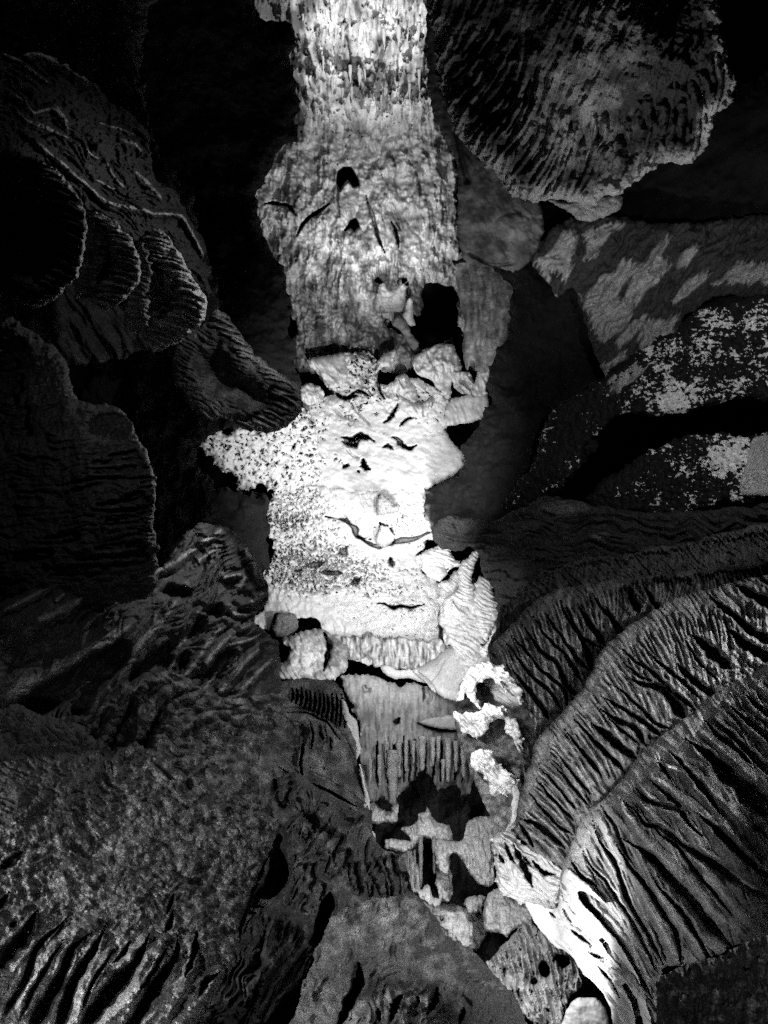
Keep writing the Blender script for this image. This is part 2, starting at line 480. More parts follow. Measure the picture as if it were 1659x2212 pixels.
# ================================================================== SETTING
patch('cave_wall', [(-60, -60), (1720, -60), (1720, 2270), (-60, 2270)], [(830, 1100, 27)], 'black', kind='structure',
      s=7, rough=(40, 160), r=5, a=0, skirt=5, tone=lambda c: 0.2 + 0 * c['x'])
patch('cave_wall', [(-60, -60), (330, -60), (312, 60), (305, 140), (318, 240), (345, 330), (400, 400), (450, 560), (470, 700), (300, 760), (-60, 760)],
      [(0, 0, 8.5), (330, 0, 10), (400, 600, 10.5), (0, 700, 9.5)], 'greyd', kind='structure', s=3.0, rough=(16, 90), r=50, a=40, wob=7,
      H=lambda c: streak(c, 62, 190, 45, 26, 4, True), tone=lambda c: 0.05 + 0.2 * fbm(c['x'], c['y'], 70, 3, 9))
patch('cave_wall', [(270, -60), (520, -60), (552, 32), (610, 42), (640, 60), (628, 130), (640, 200), (640, 285), (600, 335), (560, 420), (568, 500), (598, 560), (628, 650), (630, 760), (650, 830),
                    (600, 900), (520, 920), (450, 940), (420, 1000), (490, 1060), (575, 1070), (578, 1150), (570, 1250), (480, 1320), (200, 1320), (200, 500)],
      [(300, 0, 13), (640, 200, 16), (600, 800, 14), (300, 1200, 12)], 'black', kind='structure', s=3.0, rough=(34, 70), r=40, a=50, wob=9,
      H=lambda c: streak(c, 80, 150, 40, 18, 4) + bump(c, 425, 1105, 55, 28, 16), tone=lambda c: 0.3 + 1.2 * bump(c, 425, 1105, 50, 24, 1) + 0.3 * fbm(c['x'], c['y'], 50, 4, 3))
patch('cave_wall', [(990, 560), (1150, 540), (1250, 560), (1310, 760), (1310, 900), (1250, 1010), (1160, 1090), (1080, 1140), (950, 1150), (922, 1110), (922, 1062), (960, 1040), (1000, 1020), (1003, 955),
                    (1060, 870), (1058, 790), (1098, 720), (1098, 600)],
      [(1000, 600, 14.5), (1300, 700, 12), (1000, 1100, 13.5), (1250, 1000, 11.5)], 'black', kind='structure', s=3.0, rough=(30, 50), r=30, a=40, wob=8,
      tone=lambda c: 0.25 + 0.35 * fbm(c['x'], c['y'], 60, 4, 3))
patch('cave_wall', [(1150, 330), (1400, 300), (1720, 100), (1720, 760), (1300, 760), (1150, 600)], [(1300, 400, 13), (1650, 400, 10)], 'black',
      kind='structure', s=4, rough=(24, 90), r=40, a=40, H=lambda c: streak(c, -30, 120, 40, 22, 4), tone=lambda c: 0.2 + 0.5 * fbm(c['x'], c['y'], 80, 4, 8))

# ================================================================== FAR CHAMBER, upper wall
def H_far(c):
    h = streak(c, 90, 60, 11, 20, 11, True) * sstep(-.1, .25, fbm(c['x'], c['y'], 80, 2, 93)) * (0.5 + sstep(330, 200, c['y']) + 0.8 * sstep(470, 540, c['y']))
    h = h + 16 * sstep(-.15, .15, fbm(c['x'] * 1.6, c['y'] * .8, 80, 3, 91, .5)) + 12 * sstep(-.05, .12, fbm(c['x'] * 2.4, c['y'] * .8, 50, 3, 92, .5)) + specks(c, 90, 26, 6, 0.46, 30, 65) + streak(c, 92, 70, 26, 14, 12) + 9 * fbm(c['x'], c['y'], 16, 4, 19, 0.7)
    h = h + bump(c, 880, 340, 60, 50, 14) - bump(c, 905, 330, 16, 24, 8) + bump(c, 640, 440, 50, 40, 14)
    h = h + groove(c, [(570, 441), (600, 440), (622, 444), (640, 465)], 5, 22)
    h = h - inpoly(c, [(729, 395), (731, 370), (742, 360), (757, 362), (766, 378), (774, 400), (764, 404), (750, 386), (742, 396), (733, 410)], 3) * 700
    h = h + bump(c, 750, 430, 22, 48, 22)
    h = h + groove(c, [(790, 420), (797, 445), (806, 470), (812, 500), (830, 545)], 5, 26) + groove(c, [(812, 495), (800, 480)], 4, 18)
    h = h - inpoly(c, [(745, 500), (757, 478), (770, 472), (775, 490), (764, 500), (756, 490)], 3) * 400
    h = h + groove(c, [(845, 478), (856, 505), (862, 535)], 4, 22) + groove(c, [(856, 478), (864, 500)], 3, 16)
    h = h + groove(c, [(640, 510), (650, 490), (668, 470), (690, 455), (712, 438)], 5, 20)
    h = h + popcorn(c, 11, 7, 4) * sstep(540, 600, c['y'])
    # layered steps where dripstone curtains end
    for y0, hh in ((70, 12), (118, 14), (200, 16), (265, 10), (470, 12), (560, 14), (640, 12)):
        yy = y0 + 90 * fbm(c['x'], c['y'] * 0 + y0, 110, 2, int(y0) + 5, 0.7) + 34 * fbm(c['x'], c['y'] * 0 + y0, 20, 3, int(y0), 0.8)
        h = h + hh * sstep(yy + 3, yy - 3, c['y']) * sstep(yy - 90, yy, c['y'])
    # the crusted pillow by the opening
    return h
def T_far(c):
    t = 0.40 + 0.8 * streak(c, 90, 30, 10, 1, 21) + 1.1 * fbm(c['x'] * 1.5, c['y'], 70, 3, 22, 0.5)
    t = t + 0.35 * bump(c, 850, 330, 130, 150, 1) - 1.0 * sstep(690, 620, c['x']) * sstep(340, 270, c['y']) - 0.25 * sstep(560, 620, c['y'])  # dark left edge paints the light's falloff into the tone
    t = t - 0.35 * bump(c, 820, 190, 140, 60, 1)
    return t + 0.2
patch('flowstone_wall', [(470, -60), (950, -60), (935, 60), (935, 180), (940, 260), (965, 310), (990, 365), (985, 450), (1000, 560), (1010, 640), (1006, 720), (960, 745), (930, 790), (640, 800), (640, 700), (590, 600), (555, 500), (520, 430), (540, 350), (550, 290), (520, 150)],
      [(700, 0, 22), (900, 0, 22), (800, 300, 21), (700, 760, 18.5), (950, 700, 19)], 'mid', 'far grey flowstone wall with vertical drip streaks and a dark arched alcove', 'rock wall',
      s=2.2, rough=(6, 18), r=30, a=30, wob=6, H=H_far, tone=T_far,
      holes=[[(912, 640), (918, 615), (945, 612), (975, 618), (988, 640), (990, 700), (1003, 742), (965, 742), (915, 756), (893, 756), (880, 735), (862, 728), (852, 712), (835, 705), (832, 690), (870, 690), (900, 680), (912, 668)],
             [(806, 612), (822, 598), (845, 603), (872, 596), (880, 606), (884, 640), (878, 640), (866, 612), (850, 618), (838, 612), (816, 622), (812, 640)]],
      parts=[('stalagmite', [(733, 470), (733, 410), (743, 392), (752, 388), (762, 398), (770, 420), (785, 440), (790, 468), (770, 476), (750, 490)])])
patch('crusted_boulder', cz([(830, 330), (850, 200), (900, 180), (930, 230), (990, 190), (1030, 200), (1020, 280), (1000, 350), (930, 370), (850, 360)], 521, 549), [(850, 640, 18.2)], 'mid',
      'knobbly pale boulder wedged in the opening left of the tall black cleft', 'boulder', r=20, a=22, wob=3, s=2.2, rough=(7, 12), H=lambda c: popcorn(c, 16, 9, 3), tone=lambda c: 0.25 + 0 * c['x'])
patch('dripstone_column', cz([(1035, 290), (1050, 272), (1065, 290), (1070, 370), (1085, 440), (1040, 440), (1000, 395), (1020, 350)], 521, 549), [(885, 670, 18)], 'mid',
      'narrow pale dripstone column on the left lip of the black cleft', 'stalagmite', r=12, a=12, wob=1.5, s=2.0, rough=(2, 10), tone=lambda c: 0.9 + 0 * c['x'])
patch('rock_rib', cz([(960, 400), (1000, 395), (1050, 470), (1080, 520), (1110, 600), (1100, 615), (1060, 590), (1010, 500), (950, 440)], 521, 549), [(880, 730, 17.8)], 'mid',
      'thin grey rock rib slanting down across the dark opening', 'rock', r=10, a=10, s=2.2, rough=(6, 12), tone=lambda c: 0.1 + 0 * c['x'])
# right flank of the chamber
patch('flowstone_wall', [(1000, 545), (1095, 575), (1108, 640), (1105, 720), (1060, 800), (1030, 800), (1022, 745), (1012, 800), (1000, 760), (1002, 700), (990, 640), (985, 590)],
      [(1050, 600, 17), (1040, 780, 16.5), (1000, 700, 17.5)], 'mid', 'grey fluted wall strip right of the tall black cleft', 'rock wall', s=2.3, rough=(6, 20), r=18, a=14,
      H=lambda c: streak(c, 84, 60, 12, 14, 3, True), tone=lambda c: 0.4 + 0.8 * streak(c, 84, 40, 14, 1, 31))

# ---- hanging stalactites of the upper wall
r_ = random.Random(5)
FAR = sorted([(698, 78, 165, 10, 21.2), (706, 84, 150, 7, 21.2), (757, 140, 182, 11, 21.0), (777, 150, 196, 13, 21.0), (725, 60, 130, 8, 21.3), (688, 60, 110, 9, 21.4), (741, 55, 118, 10, 21.4),
                          (770, 62, 112, 12, 21.4), (795, 70, 125, 9, 21.3), (830, 62, 110, 12, 21.3), (862, 58, 104, 14, 21.2), (880, 60, 98, 9, 21.2), (905, 55, 90, 10, 21.2), (655, 30, 66, 9, 21.5),
                          (668, 22, 58, 8, 21.6), (700, 20, 52, 9, 21.5), (716, 10, 46, 7, 21.5), (846, 15, 50, 8, 21.4), (789, 150, 176, 7, 21), (846, 150, 186, 8, 21), (861, 190, 212, 8, 20.8), (718, 168, 215, 8, 20.9),
                          (740, 190, 214, 9, 20.9), (760, 188, 222, 8, 20.9), (690, 196, 232, 9, 21.0), (824, 205, 240, 7, 20.8), (885, 180, 225, 8, 20.9), (906, 150, 200, 9, 20.9)])
NTH = ['leftmost', 'second from the left', 'third from the left', 'fourth from the left', 'fifth from the left', 'sixth from the left', 'seventh from the left', 'eighth from the left', 'ninth from the left', 'tenth from the left', 'eleventh from the left', 'twelfth from the left', 'thirteenth from the left', 'fourteenth from the left', 'fifteenth from the left']
def describe(L, w): return ('long ' if L > 60 else 'short ' if L < 40 else '') + ('slim' if w < 10 else 'stout')
cnt = {}
for (x, y0, y1, w, d) in FAR:
    row = 'topmost row' if y0 < 50 else 'second row' if y0 < 100 else 'lower row'
    k = cnt.get(row, 0); cnt[row] = k + 1
    spike('stalactite', x, y0, y1, w, d, 'mid', '%s pale stalactite, %s in the %s on the far wall' % (describe(y1 - y0, w), NTH[k], row), 'stalactite', 'stalactites on the far upper wall', lump=0.25)

# ================================================================== FAR CHAMBER, white mound
def H_white(c0):
    c = dict(c0); c['x'] = c0['x'] + 90 * fbm(c0['x'], c0['y'], 60, 3, 201); c['y'] = c0['y'] + 60 * fbm(c0['x'], c0['y'], 60, 3, 202)
    h = flow(c, 60, 70, 18, 34, 3, 16) * sstep(910, 820, c['y']) + specks(c, 48, 20, 6, 0.32 + 0.5 * sstep(900, 980, c['y']) * sstep(660, 900, c['x']) + 0.12 * sstep(860, 930, c['y']), 60, 61) + specks(c, 70, 22, 7, 0.34 + 0.5 * sstep(820, 900, c['y']), 160, 62) + streak(c, 20, 40, 12, 3.5, 4)
    h = h + 9 * popcorn(c, 22, 1, 3) * sstep(930, 860, c['y'])
    f = fbm(c['x'], c['y'], 24, 4, 15, 0.6)
    h = h - 110 * sstep(0.34, 0.46, f) * (sstep(860, 620, c['x']) + 0.7 * sstep(930, 960, c['x']) + 0.7 * sstep(900, 850, c['y']) * sstep(980, 900, c['x']))
    for p, w, d in [([(738, 945), (765, 950), (772, 942), (800, 948), (808, 953)], 8, 40), ([(740, 955), (765, 962), (775, 952)], 7, 34),
                    ([(848, 945), (858, 948), (868, 962), (885, 970), (900, 962)], 6, 38), ([(826, 965), (838, 962), (850, 972)], 5, 30),
                    ([(785, 990), (787, 1008), (800, 1014)], 8, 44), ([(741, 1010), (748, 1004), (756, 1006)], 5, 30), ([(773, 1017), (780, 1020)], 4, 24),
                    ([(750, 970), (762, 985), (776, 990)], 3, 14), ([(828, 915), (845, 900), (862, 870)], 5, 22), ([(862, 920), (880, 905), (895, 900)], 4, 20),
                    ([(690, 800), (720, 795), (745, 770)], 3, 12), ([(745, 860), (775, 845), (800, 855)], 4, 20), ([(720, 845), (740, 858), (770, 855)], 6, 30),
                    ([(820, 790), (818, 830), (830, 860)], 5, 22), ([(760, 865), (780, 900), (800, 918)], 3, 16), ([(720, 880), (740, 900), (775, 910)], 3, 14)]:
        h = h + groove(c, p, w, d, 0.5)
    return h
patch('flowstone_mound', cz([(410, 655), (550, 640), (650, 615), (760, 608), (830, 640), (850, 720), (855, 800), (940, 795), (1060, 800), (1150, 810), (1290, 880), (1290, 1050), (1270, 1090), (1330, 1180), (1385, 1260),
                             (1385, 1370), (1310, 1420), (1190, 1440), (1148, 1490), (1145, 1620), (200, 1620), (230, 1450), (210, 1200), (280, 1050), (370, 940), (490, 905), (590, 860), (545, 830), (480, 760)], 521, 549),
      [(700, 780, 17.6), (900, 800, 17.4), (700, 1050, 16.2), (950, 1000, 16.4)], 'white', 'glaring white flowstone mound with two eye-like dark clefts in the middle of the chamber', 'flowstone',
      s=2.2, rough=(6, 30), r=18, a=18, H=H_white, tone=lambda c: 0.6 + 0 * c['x'], wob=3)
def arm_H(c):
    f = fbm(c['x'], c['y'], 15, 4, 33, 0.6)
    return popcorn(c, 12, 6, 3) + specks(c, 35, 13, 5, 0.24, 40, 64) + 10 * fbm(c['x'], c['y'], 30, 4, 70, .6) - 60 * sstep(0.28, 0.4, f)
patch('popcorn_ledge', cz([(-235, 1120), (-200, 1070), (-140, 1085), (-100, 1120), (-40, 1070), (0, 1085), (150, 1085), (250, 1050), (330, 960), (420, 1000), (470, 1150), (520, 1350), (360, 1480), (240, 1470), (150, 1450), (60, 1460), (-20, 1420), (-70, 1370), (-130, 1340), (-170, 1270), (-235, 1200)], 521, 549),
      [(450, 960, 15.6), (650, 980, 16)], 'white', 'white knobbly ledge reaching left into the dark from the bright mound', 'flowstone', s=2.2, rough=(8, 20), r=16, a=18, H=arm_H, wob=8)
blk = [
 ('boulder', [(1070, 640), (1130, 600), (1230, 560), (1320, 565), (1330, 620), (1370, 660), (1350, 760), (1310, 800), (1290, 900), (1230, 850), (1180, 790), (1090, 740), (1065, 700)], 17.0, 'large smooth white block with vertical folds beside the black cleft', 8),
 ('rock_slab', [(950, 790), (1000, 755), (1040, 770), (1090, 850), (1080, 920), (1050, 990), (1000, 930), (960, 870), (940, 830)], 16.7, 'leaning white slab with a dark hollow below the black opening', 8),
 ('boulder', [(1050, 770), (1110, 768), (1150, 830), (1130, 862), (1090, 840)], 16.8, 'small white wedge stone between the leaning slab and the large block', 4),
 ('rock_ledge', [(1290, 910), (1370, 880), (1460, 870), (1530, 870), (1540, 960), (1480, 1030), (1290, 1060), (1265, 1000)], 16.4, 'smooth bright rounded ledge at the right end of the white mound', 3),
 ('boulder', [(1460, 770), (1480, 700), (1560, 710), (1535, 790), (1525, 880), (1440, 870)], 16.6, 'pale upright stone standing above the bright right ledge', 4),
 ('rock_spur', [(870, 640), (890, 615), (950, 598), (948, 660), (935, 700), (890, 705), (850, 740), (850, 690)], 17.0, 'forked white spur rising into the dark opening', 4),
 ('boulder', [(370, 820), (440, 800), (510, 850), (500, 905), (420, 935), (370, 890)], 16.6, 'round crusty pale boulder at the left foot of the bright mound', 8),
 ('rock_slab', [(410, 655), (560, 632), (650, 628), (645, 790), (560, 830), (520, 775), (470, 730)], 17.0, 'smooth three-cornered white slab at the upper left of the mound', 3),
 ('boulder', [(980, 870), (1040, 900), (1120, 930), (1180, 900), (1200, 960), (1120, 1020), (1050, 1010), (990, 960)], 16.5, 'white stone splayed below the leaning slab', 7),
 ('boulder', [(1320, 740), (1420, 730), (1450, 800), (1430, 870), (1370, 870), (1330, 820)], 16.9, 'jagged grey-white stone in the shade right of the large block', 12),
]
for i, (n, pp, d, lab, rg) in enumerate(blk):
    q = cz(pp, 521, 549); cx = sum(p[0] for p in q) / len(q); cy = sum(p[1] for p in q) / len(q)
    patch(n, q, [(cx - 40, cy, d - 0.1), (cx + 40, cy, d + 0.15), (cx, cy + 40, d - 0.2)], 'white', lab, 'rock', s=2.1, r=12, a=18, rough=(rg, 22), wob=3.2,
          H=lambda c, k=rg: flow(c, 78, 70, 18, k * 3.2, 5, 14), tone=lambda c: 0.5 + 0 * c['x'])

# ---- lower white popcorn ledge
def H_pop(c):
    x = c['x'] + 90 * fbm(c['x'], c['y'], 60, 3, 203); y = c['y'] + 70 * fbm(c['x'], c['y'], 60, 3, 204)
    dens = (0.50 * bump(c, 640, 1170, 120, 130, 1) + 0.5 * bump(c, 690, 1230, 150, 60, 1) + 0.45 * bump(c, 880, 1130, 90, 60, 1) + 0.35 * bump(c, 800, 1250, 140, 45, 1)
            + 0.45 * bump(c, 620, 1090, 90, 60, 1) + 0.45 * bump(c, 850, 1395, 140, 30, 1) + .3 * bump(c, 880, 1300, 120, 40, 1))
    f = fbm(x, y, 12, 4, 43, 0.65) + 0.55 * dens
    h = flow(c, 80, 50, 14, 6, 9, 10) + popcorn(c, 11, 6, 3) * np.clip(dens * 2.2, 0.1, 1) - 55 * sstep(0.44, 0.62, f) * (dens > 0.05) + specks(c, 30, 11, 5, 0.50 - 0.55 * np.clip(dens, 0, .6), 40, 63)
    for p, w, d in [([(812, 1302), (830, 1305), (850, 1314), (865, 1310), (890, 1312), (915, 1306)], 4, 34), ([(700, 1115), (740, 1120), (765, 1140), (772, 1160), (800, 1165)], 6, 34),
                    ([(772, 1160), (810, 1180), (850, 1170), (890, 1165), (930, 1150)], 7, 36), ([(820, 1130), (835, 1150), (850, 1170)], 14, 30), ([(735, 1185), (745, 1195)], 13, 40),
                    ([(765, 1250), (772, 1262)], 12, 40), ([(842, 1205), (846, 1225)], 7, 30), ([(950, 1310), (954, 1350), (950, 1395)], 6, 34), ([(900, 1200), (920, 1185), (945, 1170)], 5, 30),
                    ([(660, 1225), (700, 1215)], 7, 34), ([(690, 1235), (740, 1240)], 6, 30), ([(780, 1345), (800, 1338)], 3, 14), ([(830, 1355), (850, 1350)], 3, 16), ([(635, 1234), (655, 1232)], 4, 20)]:
        h = h + groove(c, p, w, d, 0.5)
    h = h + streak(c, 90, 40, 8, 12, 6, True) * sstep(1370, 1400, y)
    h = h + bump(c, 640, 1300, 60, 60, 8) + bump(c, 800, 1310, 140, 60, 8)
    return h
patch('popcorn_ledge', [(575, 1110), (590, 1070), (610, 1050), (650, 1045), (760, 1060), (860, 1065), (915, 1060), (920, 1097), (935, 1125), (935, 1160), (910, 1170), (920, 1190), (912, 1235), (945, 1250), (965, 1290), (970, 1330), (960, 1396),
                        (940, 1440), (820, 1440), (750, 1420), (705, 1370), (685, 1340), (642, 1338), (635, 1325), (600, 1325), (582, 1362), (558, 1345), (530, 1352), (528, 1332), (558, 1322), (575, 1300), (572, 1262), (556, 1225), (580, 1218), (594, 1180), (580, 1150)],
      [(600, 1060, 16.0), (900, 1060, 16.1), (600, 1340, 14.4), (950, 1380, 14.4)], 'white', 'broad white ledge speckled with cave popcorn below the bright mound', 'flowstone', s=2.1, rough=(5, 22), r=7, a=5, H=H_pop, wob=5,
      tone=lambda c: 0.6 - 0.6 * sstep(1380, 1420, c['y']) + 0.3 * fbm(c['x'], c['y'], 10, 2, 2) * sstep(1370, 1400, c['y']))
patch('boulder', cz([(838, 1590), (845, 1520), (880, 1495), (930, 1530), (945, 1560), (990, 1565), (970, 1600), (900, 1615), (850, 1625)], 521, 549), [(830, 1090, 15.2)], 'greyd',
      'dark grey lump sitting on the bright edge above the popcorn ledge', 'rock', s=2.2, r=10, a=12, rough=(4, 14), tone=lambda c: 1.3 + 0 * c['x'])
patch('rock_spur', cz([(835, 190), (860, 120), (900, 110), (940, 150), (950, 190), (900, 250), (860, 240)], 521, 1097), [(832, 1160, 15.1)], 'grey',
      'grey wedge of rock between splayed white crystals on the popcorn ledge', 'rock', s=2.2, r=10, a=12, rough=(4, 14), tone=lambda c: 0.9 + 0 * c['x'])

# ---- grey draped boulders and ledge below
def H_bld(c):
    return streak(c, 55, 60, 16, 16, 5, True) + bump(c, 650, 1400, 40, 40, 14) + bump(c, 735, 1410, 30, 50, 14) + groove(c, [(700, 1365), (712, 1395), (700, 1450)], 7, 22)
patch('draped_boulder', cz([(255, 820), (300, 790), (350, 780), (450, 755), (540, 775), (590, 810), (660, 860), (662, 950), (650, 1020), (600, 1060), (540, 1072), (360, 1068), (195, 1047), (270, 960), (300, 880), (265, 850)], 521, 1097),
      [(620, 1400, 13.3), (740, 1420, 13.2), (660, 1460, 12.8)], 'mid', 'grey boulder draped with rippled flowstone at the left end of the slot', 'boulder', s=2.2, r=22, a=22, rough=(9, 22), H=H_bld, wob=3,
      tone=lambda c: 0.35 + 0.5 * bump(c, 655, 1400, 60, 60, 1) + 0.5 * fbm(c['x'], c['y'], 22, 3, 3))
patch('rock_hood', cz([(190, 760), (215, 680), (240, 655), (320, 655), (350, 700), (345, 760), (300, 800), (230, 800)], 521, 1097), [(610, 1350, 13.8)], 'greyd',
      'dark hooded rock tucked under the lower left of the popcorn ledge', 'rock', s=2.3, r=12, a=14, rough=(8, 16), tone=lambda c: 0.6 + 0 * c['x'])
def H_low(c):
    h = streak(c, 90, 70, 11, 12, 7, True) * (0.35 + sstep(1560, 1600, c['y'])) + streak(c, 84, 90, 30, 12, 8)
    h = h + groove(c, [(785, 1480), (790, 1490), (800, 1490)], 5, 16) + groove(c, [(850, 1558), (855, 1560), (862, 1552)], 6, 34)
    h = h + groove(c, [(913, 1480), (915, 1515)], 3, 22) + groove(c, [(926, 1480), (930, 1510), (925, 1520)], 3, 16)
    h = h + groove(c, [(905, 1562), (930, 1572), (975, 1578), (1000, 1580)], 5, 30)
    for x in (815, 838, 852, 862, 872, 884, 897, 917, 935, 952, 968, 985, 1000): h = h + groove(c, [(x, 1590 + (x * 7) % 17), (x + 1, 1640), (x - 1, 1690)], 3.5, 22)
    return h
patch('flowstone_drapery', cz([(640, 1030), (660, 1025), (780, 1040), (870, 1058), (930, 1092), (1090, 1095), (1200, 1145), (1350, 1190), (1350, 1300), (1380, 1380), (1440, 1450), (1450, 1660), (1400, 1800), (1330, 1700), (1250, 1760), (1150, 1640), (1060, 1700), (960, 1800), (860, 1790), (780, 1840), (740, 1700), (735, 1500), (715, 1290), (640, 1110)], 521, 1097),
      [(760, 1460, 13.6), (990, 1480, 14), (760, 1700, 12.6), (1000, 1700, 13)], 'mid', 'grey fluted drapery hanging below the slot in the middle of the picture', 'flowstone', s=2.2, rough=(5, 18), r=16, a=14, H=H_low, wob=6,
      tone=lambda c: 0.18 + 0.4 * streak(c, 90, 40, 9, 1, 17) + 0.25 * sstep(1560, 1480, c['y']) - .1 * sstep(1600, 1680, c['y']))
patch('rock_shelf', cz([(870, 985), (920, 985), (980, 1010), (1060, 1010), (1110, 1050), (1150, 1090), (1100, 1078), (1050, 1060), (1000, 1062), (940, 1060), (890, 1030)], 521, 1097), [(870, 1455, 13.7)], 'mid',
      'curled pale lip of rock inside the dark slot', 'rock', s=2.0, r=8, a=8, rough=(2, 12), tone=lambda c: 0.8 + 0 * c['x'], wob=1)
patch('flowstone_apron', [(700, 1372), (760, 1375), (860, 1382), (950, 1385), (962, 1396), (970, 1420), (955, 1440), (930, 1462), (905, 1462), (880, 1440), (820, 1438), (800, 1424), (750, 1422), (735, 1400)],
      [(740, 1400, 13.9), (950, 1420, 13.8)], 'mid', 'streaky grey-white apron of dripstone along the top of the dark slot', 'flowstone', s=2.1, r=9, a=10, rough=(5, 14), wob=7,
      H=lambda c: streak(c, 90, 30, 7, 10, 13, True), tone=lambda c: 0.45 + 1.4 * streak(c, 90, 26, 7, 1, 18))
patch('rock_slab', cz([(1265, 885), (1300, 870), (1400, 868), (1480, 892), (1488, 930), (1440, 1010), (1365, 1090), (1345, 1195), (1200, 1150), (1140, 1085), (1060, 1010), (1110, 990), (1200, 940)], 521, 1097),
      [(970, 1420, 13.5), (1030, 1420, 13.3), (980, 1500, 13.0)], 'mid', 'smooth pale grey slab bulging at the right end of the slot', 'rock slab', s=2.1, r=18, a=16, rough=(3, 30), wob=1.5,
      H=lambda c: groove(c, [(900, 1450), (930, 1475), (945, 1500)], 3, 12) + groove(c, [(960, 1425), (940, 1460), (928, 1478)], 2.5, 10) + groove(c, [(985, 1422), (1030, 1425)], 2, 7), tone=lambda c: 0.75 + 0.2 * fbm(c['x'], c['y'], 40, 3, 3))
patch('rock_shelf', cz([(1110, 1325), (1200, 1300), (1340, 1298), (1372, 1370), (1300, 1382), (1200, 1365), (1125, 1345)], 521, 1097), [(950, 1560, 13.1)], 'mid',
      'flat grey plate jutting out over the stalactite curtain', 'rock slab', s=2.1, r=6, a=10, rough=(2, 20), wob=1, tone=lambda c: 0.3 + 0 * c['x'])

# ---- stalactite curtain
CUR = sorted([(848, 1620, 1738, 28, 12.6), (912, 1590, 1665, 17, 12.7), (935, 1592, 1655, 12, 12.8), (947, 1590, 1640, 10, 12.8), (968, 1595, 1690, 15, 12.8), (1030, 1640, 1700, 16, 12.6),
                          (820, 1630, 1700, 10, 12.5), (862, 1600, 1680, 12, 12.8), (877, 1600, 1668, 10, 12.8), (893, 1600, 1650, 9, 12.8), (985, 1600, 1668, 12, 12.8), (1001, 1610, 1680, 13, 12.7), (957, 1640, 1690, 9, 12.7), (800, 1640, 1690, 9, 12.4), (835, 1600, 1660, 10, 12.7)])
for k, (x, y0, y1, w, d) in enumerate(CUR):
    spike('stalactite', x, y0, y1, w, d, 'grey', '%s blunt grey stalactite, %s in the grey curtain' % (describe(y1 - y0, w * .75), NTH[k]), 'stalactite', 'stalactites in the grey curtain', lump=0.12, tip=0.45, taper=0.7)
# ---- grotto
E = lambda pts: cz(pts, 521, 1636)
patch('grotto_wall', E([(740, -100), (1600, -100), (1640, 300), (1659, 1000), (1660, 1800), (1200, 1500), (900, 700), (740, 400)]), [(800, 1700, 16), (1050, 1900, 13.5)], 'greyd', kind='structure', s=3, rough=(14, 30), r=10, a=0,
      H=lambda c: streak(c, 90, 60, 14, 14, 5), tone=lambda c: -0.1 + 0.4 * fbm(c['x'], c['y'], 30, 3, 9))
gr = [
 ('stalagmite_cluster', [(775, 310), (800, 275), (850, 285), (890, 320), (915, 340), (935, 300), (950, 275), (975, 290), (970, 400), (900, 405), (860, 415), (815, 420), (800, 380)], 13.2, 'low grey dripstone pedestal under the longest stalactite'),
 ('stalagmite_cluster', [(1000, 440), (1060, 430), (1100, 400), (1100, 345), (1140, 330), (1160, 300), (1178, 330), (1185, 370), (1240, 410), (1290, 430), (1312, 500), (1300, 530), (1200, 520), (1180, 505), (1130, 500), (1110, 520), (1060, 570), (1050, 500), (1005, 470)], 12.6, 'pale knobbly crown-shaped dripstone in the middle of the grotto'),
 ('rock_shelf', [(895, 520), (950, 510), (1050, 520), (1065, 560), (1050, 585), (985, 580), (905, 568)], 12.2, 'short pale shelf left of the crown-shaped dripstone'),
 ('draped_boulder', [(1190, 540), (1240, 515), (1310, 520), (1370, 510), (1400, 420), (1460, 370), (1560, 370), (1600, 405), (1635, 405), (1610, 470), (1572, 560), (1575, 720), (1555, 800), (1500, 790), (1450, 760), (1390, 660), (1340, 600), (1300, 620), (1290, 720), (1220, 700), (1200, 620)], 12.0, 'big pale draped boulder at the right of the grotto'),
 ('dripstone_column', [(1225, 640), (1300, 640), (1300, 700), (1312, 790), (1315, 880), (1280, 910), (1240, 890), (1215, 800), (1220, 710)], 12.1, 'thick smooth grey column under the crown-shaped dripstone'),
 ('boulder', [(1080, 805), (1110, 830), (1150, 795), (1175, 800), (1190, 865), (1240, 885), (1235, 920), (1190, 935), (1140, 900), (1110, 870)], 11.0, 'knobbly pale stone on the dark slope below the thin columns'),
 ('boulder', [(1395, 890), (1430, 862), (1470, 875), (1468, 960), (1430, 980), (1400, 950)], 11.4, 'upright pale stone at the foot of the thick column'),
 ('boulder', [(1470, 870), (1510, 865), (1515, 920), (1480, 950)], 11.5, 'small grey stone right of the upright pale stone'),
 ('draped_boulder', [(1195, 975), (1260, 955), (1380, 965), (1400, 1010), (1440, 1040), (1440, 1140), (1420, 1200), (1370, 1170), (1300, 1135), (1265, 1080), (1225, 1050), (1250, 1010)], 10.4, 'pale grey draped boulder below the upright stone'),
 ('draped_boulder', [(1530, 850), (1590, 815), (1680, 870), (1800, 920), (1860, 960), (1830, 1010), (1720, 1060), (1660, 1120), (1640, 1100), (1560, 1090), (1510, 1070), (1500, 990), (1525, 920)], 10.0, 'grey draped boulder under the scalloped white ledge'),
]
gr += [('rock_ledge', [(1120, 905), (1250, 900), (1400, 935), (1520, 900), (1545, 1000), (1500, 1150), (1440, 1210), (1250, 1120), (1180, 990)], 12.2, 'dim grey ledge behind the pale stones low in the grotto'),
       ('rock_ledge', [(960, 600), (1060, 580), (1110, 700), (1110, 840), (1060, 840), (1000, 740)], 12.6, 'dim grey drape of rock left of the thin columns'),
       ('rock_ledge', [(1560, 820), (1640, 800), (1680, 860), (1600, 900), (1540, 880)], 11.2, 'grey ragged drape just above the lower draped boulder')]
